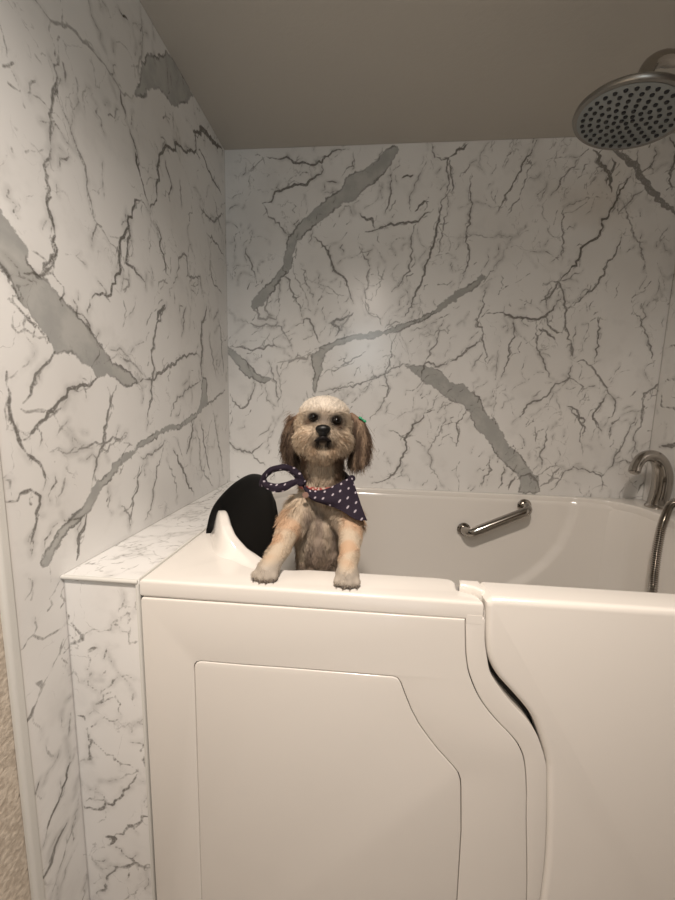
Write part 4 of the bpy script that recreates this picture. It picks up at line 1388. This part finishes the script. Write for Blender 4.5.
def strands(name, root, p0, nrm, flow, length, width, cols, lift=0.7, nseg=4, frizz=0.15):
    """tapered three-sided hairs; all arrays of n rows"""
    n = len(p0)
    r_ = np.random.default_rng(len(name) + n)
    fl_ = flow + r_.normal(size=(n, 3)) * frizz
    lift = np.broadcast_to(np.asarray(lift, float).reshape(-1, 1), (n, 1))
    d0 = nrm * lift + fl_ * (1 - lift * 0.6)
    d0 /= np.linalg.norm(d0, axis=1)[:, None] + 1e-9
    d1 = nrm * lift * 0.2 + fl_
    d1 /= np.linalg.norm(d1, axis=1)[:, None] + 1e-9
    tt_ = np.linspace(0, 1, nseg + 1)
    pts = []
    p = p0 - nrm * 0.001
    pts.append(p)
    for k in range(nseg):
        m = (tt_[k] + tt_[k + 1]) / 2
        d = d0 * (1 - m) + d1 * m
        d /= np.linalg.norm(d, axis=1)[:, None] + 1e-9
        p = p + d * (length / nseg)[:, None]
        pts.append(p)
    u1 = np.cross(d0, r_.normal(size=(n, 3)))
    u1 /= np.linalg.norm(u1, axis=1)[:, None] + 1e-9
    u2 = np.cross(d0, u1)
    verts = np.zeros((n, nseg * 3 + 1, 3))
    for k in range(nseg):
        wv = width * (1 - 0.75 * (k / nseg))
        for j in range(3):
            w_ = 2 * PI * j / 3
            verts[:, k * 3 + j] = pts[k] + (u1 * math.cos(w_) + u2 * math.sin(w_)) * wv[:, None]
    verts[:, -1] = pts[-1]
    nvp = nseg * 3 + 1
    fq = []
    for k in range(nseg - 1):
        for j in range(3):
            j2 = (j + 1) % 3
            fq.append((k * 3 + j, k * 3 + j2, (k + 1) * 3 + j2, (k + 1) * 3 + j))
    ft_ = [((nseg - 1) * 3 + j, (nseg - 1) * 3 + (j + 1) % 3, nseg * 3) for j in range(3)]
    base_i = (np.arange(n) * nvp)
    Q = (base_i[:, None, None] + np.array(fq)[None]).reshape(-1, 4)
    Tt = (base_i[:, None, None] + np.array(ft_)[None]).reshape(-1, 3)
    me = bpy.data.meshes.new(name)
    me.vertices.add(n * nvp)
    me.vertices.foreach_set('co', verts.astype(np.float32).ravel())
    lv = np.concatenate([Q.ravel(), Tt.ravel()]).astype(np.int32)
    me.loops.add(len(lv))
    me.loops.foreach_set('vertex_index', lv)
    ls = np.concatenate([np.arange(len(Q)) * 4, len(Q) * 4 + np.arange(len(Tt)) * 3]).astype(np.int32)
    me.polygons.add(len(ls))
    me.polygons.foreach_set('loop_start', ls)
    me.update(calc_edges=True)
    me.polygons.foreach_set('use_smooth', [True] * len(ls))
    shade_ = np.linspace(0.86, 1.08, nseg + 1)
    cc = np.zeros((n, nvp, 3))
    for k in range(nseg):
        for j in range(3):
            cc[:, k * 3 + j] = cols
    cc[:, -1] = cols * 1.04
    set_cols(me, np.clip(cc.reshape(-1, 3), 0, 1))
    o = link(name, me, M_FUR)
    if root:
        adopt(o, root)
    return o


def sample(me, n, keep=None, seed=3):
    co, tri, nr_ = mesh_arrays(me)
    r_ = np.random.default_rng(seed)
    A, B, C_ = co[tri[:, 0]], co[tri[:, 1]], co[tri[:, 2]]
    ar = np.linalg.norm(np.cross(B - A, C_ - A), axis=1)
    if keep is not None:
        ar = ar * keep((A + B + C_) / 3)
    i = r_.choice(len(tri), n, p=ar / ar.sum())
    u, v = r_.random(n), r_.random(n)
    m = u + v > 1
    u[m], v[m] = 1 - u[m], 1 - v[m]
    w_ = 1 - u - v
    P = A[i] * w_[:, None] + B[i] * u[:, None] + C_[i] * v[:, None]
    N = nr_[tri[i, 0]] * w_[:, None] + nr_[tri[i, 1]] * u[:, None] + nr_[tri[i, 2]] * v[:, None]
    N /= np.linalg.norm(N, axis=1)[:, None] + 1e-9
    return P.astype(float), N.astype(float)


dog = empty('dog', (float(hip[0]), float(hip[1]), SEAT))
tag(dog, 'small cream and tan dog standing in the tub, front paws on the rim', 'dog')
co, tri, nr_ = mesh_arrays(body_me)
set_cols(body_me, fur_colour(co.astype(float)) * 0.8)
body_me.materials.append(M_FUR)
bo = bpy.data.objects.new('body', body_me)
COL.objects.link(bo)
adopt(bo, dog)

r2 = np.random.default_rng(21)


def coat(P, N):
    n = len(P)
    r = P - HC
    a, b, c = r @ FR, r @ FU, r @ FD
    head = P[:, 2] > HC[2] - 0.066
    flow = np.tile(np.array([0.0, -0.1, -1.0]), (n, 1))
    # face: hair radiates from the nose, falls at the cheeks
    rad_ = FR[None] * a[:, None] + FU[None] * (b + 0.004)[:, None]
    rl = np.linalg.norm(rad_, axis=1)[:, None] + 1e-6
    fflow = rad_ / rl + np.array([0, 0, -0.55])
    up_ = (b > 0.03)
    fflow[up_] = rad_[up_] / rl[up_] * 0.7 + FU * 0.1 + np.array([0, 0.5, 0.0])
    flow[head] = fflow[head]
    flow = flow - N * (flow * N).sum(1)[:, None] * 0.85
    flow /= np.linalg.norm(flow, axis=1)[:, None] + 1e-6
    L = np.full(n, 0.0085)
    L[P[:, 2] < 0.97] = 0.010
    chest = (P[:, 2] < HC[2] - 0.066) & (P[:, 2] > 0.97)
    L[chest] = 0.0180
    legs = chest & (P[:, 1] < 0.11)
    L[legs] = 0.0075
    paw = (P[:, 2] < 1.036) & (P[:, 1] < 0.08) & (P[:, 2] > 0.98)
    L[paw] = 0.0058
    L[head] = 0.0070
    beard = head & (b < -0.006) & (c > 0.0)
    L[beard] = 0.0170
    side = head & (c < 0.015) & (b < 0.02)
    L[side] = 0.013
    de = np.minimum(np.hypot(a + 0.0187, b - 0.0180), np.hypot(a - 0.0235, b - 0.0135))
    L[head & (de < 0.0125) & (c > 0.02)] = 0.0030
    L[head & (de < 0.0095) & (c > 0.02)] = 0.0008
    nose = head & (np.hypot(a, b + 0.009) < 0.014) & (c > 0.05)
    L[nose] = 0.0028
    mouth = head & (np.hypot(a / 1.4, b + 0.025) < 0.0055) & (c > 0.04)
    L[mouth] = 0.003
    lift = np.full(n, 0.55)
    lift[head] = 0.42
    lift[beard] = 0.30
    lift[chest] = 0.32
    wob = np.stack([vnoise(P, 110, 31), vnoise(P, 110, 32), vnoise(P, 110, 33)], 1)
    flow = flow + wob * np.where(chest, 0.75, 0.18)[:, None]
    return flow, L, lift


def keep_front(Cn):
    w_ = np.ones(len(Cn)) * 0.25
    w_[(Cn[:, 2] > 0.98)] = 1.0
    w_[(Cn[:, 2] > 0.98) & (Cn[:, 1] > 0.21)] = 0.35
    w_[Cn[:, 2] > HC[2] - 0.07] = 2.0
    w_[(Cn[:, 2] > 1.07) & (Cn[:, 2] < 1.10)] *= 1.2
    return w_


P, N = sample(body_me, 76000, keep_front)
flow, L, lift = coat(P, N)
cl = fur_colour(P)
cl = cl * (1 + r2.normal(size=(len(P), 1)) * 0.13) + vnoise(P, 520, 9)[:, None] * 0.035
L = L * r2.uniform(0.65, 1.25, len(L))
cl[(np.hypot(((P - HC) @ FR), ((P - HC) @ FU) + 0.022) < 0.010) & ((P - HC) @ FD > 0.04)] *= 0.35
fur = strands('fur', dog, P, N, flow, L, np.full(len(P), 0.00042), np.clip(cl, 0.01, 1), lift, 4, 0.13)
fur['kind'] = 'stuff'

# ears: a soft flap each, carrying long hanging hair
def ear(side):
    if side < 0:
        pts_ = [W(298, 416.5, 0.160), W(290.5, 427, 0.160), W(289.0, 441, 0.160), W(292, 454, 0.160), W(298, 465, 0.160)]
        rr_ = [0.006, 0.0105, 0.0115, 0.0115, 0.007]
    else:
        pts_ = [W(351.5, 415, 0.160), W(359.5, 426, 0.156), W(361, 441, 0.154), W(359.0, 453, 0.152), W(355, 462, 0.152)]
        rr_ = [0.006, 0.0135, 0.0165, 0.0165, 0.010]
    bl = []
    for (a, ra), (b, rb) in zip(zip(pts_[:-1], rr_[:-1]), zip(pts_[1:], rr_[1:])):
        for k in range(5):
            q = k / 5
            r_ = ra + (rb - ra) * q
            bl.append((np.array(a) + (np.array(b) - np.array(a)) * q, (r_, r_ * 0.62, r_), None))
    em = blob_mesh(bl, 0.0024, 5, 'ear')
    eco, _, _ = mesh_arrays(em)
    set_cols(em, np.tile(BROWN * 1.3, (len(eco), 1)))
    em.materials.append(M_FUR)
    eo = bpy.data.objects.new('ear', em)
    COL.objects.link(eo)
    adopt(eo, dog)
    P, N = sample(em, 5200, lambda c_: np.ones(len(c_)), 5 + side)
    ztop = pts_[0][2]
    hz = (ztop - P[:, 2]) / (ztop - pts_[-1][2])
    ax_ = np.interp(P[:, 2], [p[2] for p in pts_[::-1]], [p[0] for p in pts_[::-1]])
    nx = (P[:, 0] - ax_) / 0.016
    Lh = np.clip(0.026 + 0.010 * r2.normal(size=len(P)), 0.008, 0.050) * (1 - 0.35 * np.clip(hz, 0, 1))
    fl_ = np.tile([0.0, -0.10, -1.0], (len(P), 1)) + np.stack([nx * 0.20, np.zeros(len(P)), np.zeros(len(P))], 1)
    stripe = vnoise(np.stack([P[:, 0], P[:, 1] * 0.6, P[:, 2] * 0.05], 1), 480, 4 + side)
    c0 = np.array([0.10, 0.065, 0.044])
    c1 = np.array([0.33, 0.235, 0.16])
    mixv = sm(stripe, -0.3, 0.55)[:, None]
    cl = c0 * (1 - mixv) + c1 * mixv
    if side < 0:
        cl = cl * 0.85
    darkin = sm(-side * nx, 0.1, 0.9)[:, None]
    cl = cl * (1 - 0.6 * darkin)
    cl = cl * (1 + r2.normal(size=(len(P), 1)) * 0.2)
    # keep long hair out of the face side
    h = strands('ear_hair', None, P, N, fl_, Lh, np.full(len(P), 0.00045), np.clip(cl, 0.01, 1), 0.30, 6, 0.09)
    h['kind'] = 'stuff'
    adopt(h, eo)
    return eo, pts_


ear_l, pl_ = ear(-1)
ear_r, pr_ = ear(1)
# wisps that stand away from the left ear
n = 260
p0 = np.array(W(292, 420, 0.158)) + r2.normal(size=(n, 3)) * np.array([0.0035, 0.004, 0.006])
d_ = np.tile([-0.75, -0.1, -0.30], (n, 1)) + r2.normal(size=(n, 3)) * 0.30
d_ /= np.linalg.norm(d_, axis=1)[:, None]
wisp = strands('wisp', None, p0, d_ * 1.0, np.tile([-0.45, 0, -0.6], (n, 1)), r2.uniform(0.008, 0.024, n), np.full(n, 0.00040), np.tile(BROWN * 1.5, (n, 1)), 0.5, 5, 0.1)
adopt(wisp, ear_l)

# eyes, nose, mouth, claws
M_EYE = new_mat('dog_eye', (0.004, 0.0025, 0.002), 0.06, spec=0.35)
M_NOSE = new_mat('dog_nose', (0.005, 0.0045, 0.0045), 0.38, spec=0.3)
t = NT(M_NOSE)
t.bump(t.noise(900, 2, 0.5, t.geo()), 0.4, 0.0005)
M_CLAW = new_mat('dog_claw', (0.09, 0.075, 0.065), 0.4)


def surf_c(a, b):
    """forward distance of the face surface at head coordinates a, b"""
    co_ = co.astype(float) - HC
    ca, cb, cc_ = co_ @ FR, co_ @ FU, co_ @ FD
    m = np.hypot(ca - a, cb - b) < 0.005
    return float(cc_[m].max()) if m.any() else 0.05


def ball(name, c, r, mat, parent, rot=None, sub=4):
    bm = bmesh.new()
    bmesh.ops.create_icosphere(bm, subdivisions=sub, radius=1.0)
    m = (rot if rot is not None else Matrix.Identity(4)) @ Matrix.Diagonal((*r, 1.0))
    bm.transform(m)
    me = bpy.data.meshes.new(name)
    bm.to_mesh(me)
    bm.free()
    shade(me, 180)
    o = link(name, me, mat)
    o.location = Vector(map(float, c))
    if parent:
        adopt(o, parent)
    return o


for a, b in ((-0.0187, 0.0180), (0.0235, 0.0135)):
    cf = surf_c(a, b)
    ey = ball('eye', hp_(a, b, cf - 0.0030), (0.0090, 0.0086, 0.0076), M_EYE, dog, HROT)
    # lids
    V, F = [], []
# nose: rounded pad with two nostrils
nf = surf_c(0, -0.008)
nb = blob_mesh([(hp_(0, -0.0045, nf + 0.0015), (0.0138, 0.0085, 0.0080), HROT), (hp_(0, -0.0115, nf + 0.0005), (0.0090, 0.0078, 0.0065), HROT),
                (hp_(-0.0070, -0.007, nf + 0.001), (0.0055, 0.0055, 0.0048), HROT), (hp_(0.0070, -0.007, nf + 0.001), (0.0055, 0.0055, 0.0048), HROT)], 0.0011, 4, 'nose')
nb.materials.append(M_NOSE)
no = bpy.data.objects.new('nose', nb)
COL.objects.link(no)
adopt(no, dog)
M_NOSTRIL = new_mat('nostril', (0.002, 0.002, 0.002), 0.8)
for s_ in (-1, 1):
    ns = ball('nostril', hp_(s_ * 0.0052, -0.0085, nf + 0.0068), (0.0022, 0.0010, 0.0016), M_NOSTRIL, None, HROT, 2)
    adopt(ns, no)
mpts = []
for k in range(13):
    s_ = (k - 6) / 6
    a_m = s_ * 0.0145
    b_m = -0.0215 - 0.0040 * abs(s_) ** 1.2 + 0.0022 * (1 - abs(s_)) ** 2
    mpts.append(tuple(hp_(a_m, b_m, surf_c(a_m, b_m) + 0.0018 - 0.0012 * abs(s_))))
M_LIP = new_mat('dog_lip', (0.006, 0.004, 0.004), 0.6, spec=0.2)
tube('mouth', mpts, [0.0012, 0.0020, 0.0028, 0.0034, 0.0038, 0.0040, 0.0040, 0.0040, 0.0038, 0.0034, 0.0028, 0.0020, 0.0012], M_LIP, dog, seg=10, smooth_n=2)
for (tp, o_, tilt) in TOES:
    base_c = tp + np.array([0.0, -0.0075, -0.0022])
    tip_c = base_c + np.array([0.0, -0.0036 - 0.0008 * (abs(o_) < 1), -0.0042])
    cm = tube('claw', [tuple(base_c), tuple((base_c + tip_c) / 2 + np.array([0, -0.0010, 0.0008])), tuple(tip_c)], [0.0013, 0.0010, 0.0003], M_CLAW, dog, seg=8, smooth_n=3)

# collar and bandana
M_COLLAR = new_mat('red_collar', (0.25, 0.05, 0.05), 0.6)
t = NT(M_COLLAR)
t.l(t.mix(t.ramp(t.noise(260, 1, 0.5, t.geo()), 0.55, 0.6), (0.36, 0.07, 0.06), (0.62, 0.5, 0.42)), t.b.inputs['Base Color'])
M_BAND = new_mat('navy_dotted_cotton', (0.035, 0.028, 0.065), 0.8, spec=0.2)
t = NT(M_BAND)
uvn = t.n('ShaderNodeUVMap')
vo = t.n('ShaderNodeTexVoronoi')
vo.voronoi_dimensions = '2D'
vo.inputs['Scale'].default_value = 62
vo.inputs['Randomness'].default_value = 0.35
t.l(uvn.outputs[0], vo.inputs['Vector'])
dots = t.ramp(vo.outputs['Distance'], 0.165, 0.10)
wn = t.noise(1400, 1, 0.5, t.geo())
cc2 = t.mix(t.ramp(wn, 0.3, 0.7), (0.012, 0.008, 0.014), (0.024, 0.016, 0.029))
t.l(t.mix(dots, cc2, (0.36, 0.32, 0.36)), t.b.inputs['Base Color'])


def grid_cloth(name, rows, thick, mat, parent, uvscale=1.0):
    """rows: list of equal-length lists of 3D points; gets thickness and UVs in metres"""
    R_, C_ = len(rows), len(rows[0])
    A = np.array([[list(map(float, p)) for p in r] for r in rows])
    du = np.gradient(A, axis=1)
    dv = np.gradient(A, axis=0)
    nn_ = np.cross(du, dv)
    nn_ /= np.linalg.norm(nn_, axis=2)[..., None] + 1e-9
    top_, bot_ = A + nn_ * thick / 2, A - nn_ * thick / 2
    V = np.concatenate([top_.reshape(-1, 3), bot_.reshape(-1, 3)])
    id_ = np.arange(R_ * C_).reshape(R_, C_)
    F = []
    off = R_ * C_
    for i in range(R_ - 1):
        for j in range(C_ - 1):
            q = (id_[i, j], id_[i, j + 1], id_[i + 1, j + 1], id_[i + 1, j])
            F.append(tuple(int(v) for v in q))
            F.append(tuple(int(v) + off for v in q[::-1]))
    ring = list(id_[0, :]) + list(id_[1:, -1]) + list(id_[-1, -2::-1]) + list(id_[-2:0:-1, 0])
    m = len(ring)
    for k in range(m):
        a, b = int(ring[k]), int(ring[(k + 1) % m])
        F.append((b, a, a + off, b + off))
    us = np.concatenate([np.zeros((R_, 1)), np.cumsum(np.linalg.norm(np.diff(A, axis=1), axis=2), axis=1)], 1)
    vs = np.concatenate([np.zeros((1, C_)), np.cumsum(np.linalg.norm(np.diff(A, axis=0), axis=2), axis=0)], 0)
    uv = np.stack([us, vs], -1).reshape(-1, 2)
    uv = np.concatenate([uv, uv])
    me = mesh_py(V, F)
    ul = me.uv_layers.new(name='UVMap')
    vi = np.empty(len(me.loops), np.int32)
    me.loops.foreach_get('vertex_index', vi)
    ul.data.foreach_set('uv', (uv[vi] * uvscale).astype(np.float32).ravel())
    fix_normals(me)
    shade(me, 60)
    o = link(name, me, mat)
    if parent:
        adopt(o, parent)
    return o


nk = np.array(W(322, 487, 0.172))
# collar ring round the neck
cpts = []
for k in range(33):
    w_ = 2 * PI * k / 32
    cpts.append(nk + np.array([0.049 * math.sin(w_), -0.053 * math.cos(w_), 0.004 - 0.010 * math.cos(w_) * 0.6 + 0.0085]))
rows = [[p + np.array([0, 0, z]) for p in cpts] for z in (0.0045, 0.0, -0.0045)]
grid_cloth('collar', rows, 0.0022, M_COLLAR, dog)

# bandana: upper edge hugs the neck, the point hangs to the picture right
top_px = [(303, 483, .128), (309, 489, .120), (318, 490.5, .114), (328, 488.5, .112), (338, 483.5, .116), (346, 479.5, .126), (352, 477.5, .138)]
low_px = [(304, 489, .124), (311, 499, .113), (322, 503, .102), (334, 508, .095), (346, 513.5, .090), (357, 519, .089), (367, 521.5, .092)]
tops = catmull([W(*p) for p in top_px], 5)
lows = catmull([W(*p) for p in low_px], 5)
rows = []
for k in range(11):
    q = k / 10
    row = []
    for i, (a, b) in enumerate(zip(tops, lows)):
        p = a * (1 - q) + b * q
        s_ = i / (len(tops) - 1)
        bulge = 0.006 * math.sin(PI * q) + 0.0022 * math.sin(q * 7 + s_ * 9) * q
        row.append(p + np.array([0, -bulge, 0.0012 * math.sin(s_ * 14) * q]))
    rows.append(row)
band = grid_cloth('bandana', rows, 0.0016, M_BAND, dog)
# rolled neck part going round behind
rp = [W(352, 478.5, .138), nk + np.array([0.052, 0.015, 0.016]), nk + np.array([0.030, 0.050, 0.022]), nk + np.array([-0.025, 0.050, 0.020]), nk + np.array([-0.050, 0.010, 0.014]), W(303, 482, .126)]
roll = tube('bandana_roll', [tuple(p) for p in rp], [0.007, 0.0075, 0.008, 0.008, 0.0075, 0.0065], M_BAND, None, seg=14, smooth_n=6)
adopt(roll, band)
# knot at the picture left of the neck
kc = np.array(W(300, 480, 0.118))
kb = blob_mesh([(kc, (0.0085, 0.0075, 0.0105), None), (kc + np.array([0.002, -0.002, -0.006]), (0.0080, 0.0065, 0.0065), None), (kc + np.array([-0.004, 0, 0.004]), (0.006, 0.006, 0.006), None)], 0.0015, 4, 'knot')
kb.materials.append(M_BAND)
ko = bpy.data.objects.new('knot', kb)
COL.objects.link(ko)
adopt(ko, band)


def ribbon(name, px, wid, parent):
    """twisted strip of cloth along a path of (x, y, depth, half width in m, tilt)"""
    P_ = catmull([list(W(x, y, d)) + [h_, tl_] for x, y, d, h_, tl_ in px], 6)
    Pc = [p[:3] for p in P_]
    left_, mid_, right_ = [], [], []
    cols_ = [[] for _ in range(7)]
    for i, p in enumerate(Pc):
        tg = Pc[min(i + 1, len(Pc) - 1)] - Pc[max(i - 1, 0)]
        tg = tg / (np.linalg.norm(tg) + 1e-9)
        view = np.array([0, -1.0, 0.15])
        sd_ = np.cross(tg, view)
        sd_ /= np.linalg.norm(sd_) + 1e-9
        v2 = np.cross(sd_, tg)
        h_, tl_ = P_[i][3], P_[i][4]
        dirv = sd_ * math.cos(tl_) + v2 * math.sin(tl_)
        nrmv = -sd_ * math.sin(tl_) + v2 * math.cos(tl_)
        for j in range(7):
            q = (j - 3) / 3
            cols_[j].append(p + dirv * q * h_ + nrmv * (0.0022 * math.cos(q * 2.6) + 0.0008 * math.sin(i * 0.7 + j)))
    return grid_cloth(name, cols_, 0.0015, M_BAND, None)


t1 = ribbon('tail', [(302, 483, .116, 0.0082, 0.2), (297, 475, .112, .0085, 0.3), (289, 469, .110, .0078, 0.5), (280, 468, .112, .0062, 0.4), (271, 470.5, .116, .0058, 0.2), (265, 475.5, .120, .0055, 0.0), (262, 481, .124, .0062, -0.3), (261, 486, .126, .0055, -0.4)], 0.01, None)
adopt(t1, band)
t2 = ribbon('tail', [(262, 481, .122, .0040, 0.4), (268, 485.5, .116, .0066, 0.2), (276, 488, .112, .0082, 0.1), (285, 486.5, .110, .0078, 0.1), (292, 483, .111, .0060, 0.2), (300, 480, .114, .0065, 0.4)], 0.01, None)
adopt(t2, band)

# small tag hanging on the collar, left of the chest
M_TAG = new_mat('collar_tag_metal', (0.40, 0.25, 0.20), 0.35, metal=0.6)
tc_ = W(305.5, 495, 0.108)
tg_o = lathe('collar_tag', [(0.0, 0.0), (0.0055, 0.0), (0.006, 0.0004), (0.0055, 0.0011), (0.0, 0.0011)], tc_, (0.15, -1, 0.1), M_TAG, dog, 24)

# little green bow above the right ear
M_BOW = new_mat('green_ribbon', (0.02, 0.26, 0.12), 0.45)
bc = np.array(W(362.5, 419.5, 0.150))
Vb = [(bc + np.array([sx_ * 0.0042, 0.0, 0.0028 * sx_ * -1]), (0.0042, 0.0022, 0.0026), Matrix.Rotation(0.55, 4, 'Y')) for sx_ in (-1, 1)] + [(bc + np.array([0, -0.001, 0]), (0.0018, 0.0018, 0.0020), None)]
bwm = blob_mesh(Vb, 0.0007, 2, 'hair_bow')
bwm.materials.append(M_BOW)
bwo = bpy.data.objects.new('hair_bow', bwm)
COL.objects.link(bwo)
adopt(bwo, dog)
bwo['label'] = 'small green hair bow'


# ------------------------------------------------------------------ lights
def area(name, loc, target, size, power, col, shape='DISK', spread=PI):
    l = bpy.data.lights.new(name, 'AREA')
    l.shape = shape
    l.size = size
    l.energy = power
    l.color = col
    l.spread = spread
    o = bpy.data.objects.new(name, l)
    COL.objects.link(o)
    o.location = loc
    d = Vector(target) - Vector(loc)
    o.rotation_euler = d.to_track_quat('-Z', 'Y').to_euler()
    return o


sl = bpy.data.lights.new('downlight', 'SPOT')
sl.energy = 66.0
sl.color = (1.0, 0.875, 0.77)
sl.spot_size = math.radians(160)
sl.spot_blend = 1.0
sl.shadow_soft_size = 0.05
so = bpy.data.objects.new('downlight', sl)
COL.objects.link(so)
so.location = (-0.01, -0.66, ZC - 0.05)
area('left_wall_fill', (-0.05, -0.98, 1.75), (-0.52, -0.05, 1.7), 0.35, 1.9, (0.88, 0.97, 1.0), 'SQUARE')  # added cool fill that brightens the near left wall; no window stands here
area('low_cool_fill', (0.15, -1.35, 0.40), (-0.5, -0.1, 0.40), 0.5, 0.35, (0.62, 0.78, 1.0), 'SQUARE')  # added low blue fill for the cool tone at lower left; no doorway built
w = bpy.data.worlds.new('world')
S.world = w
w.use_nodes = True
w.node_tree.nodes['Background'].inputs[0].default_value = (0.9, 0.85, 0.8, 1)
w.node_tree.nodes['Background'].inputs[1].default_value = 0.05

S.view_settings.view_transform = 'Standard'
S.view_settings.look = 'None'
S.view_settings.exposure = 0.50
S.view_settings.gamma = 1.0
S.view_settings.use_curve_mapping = False
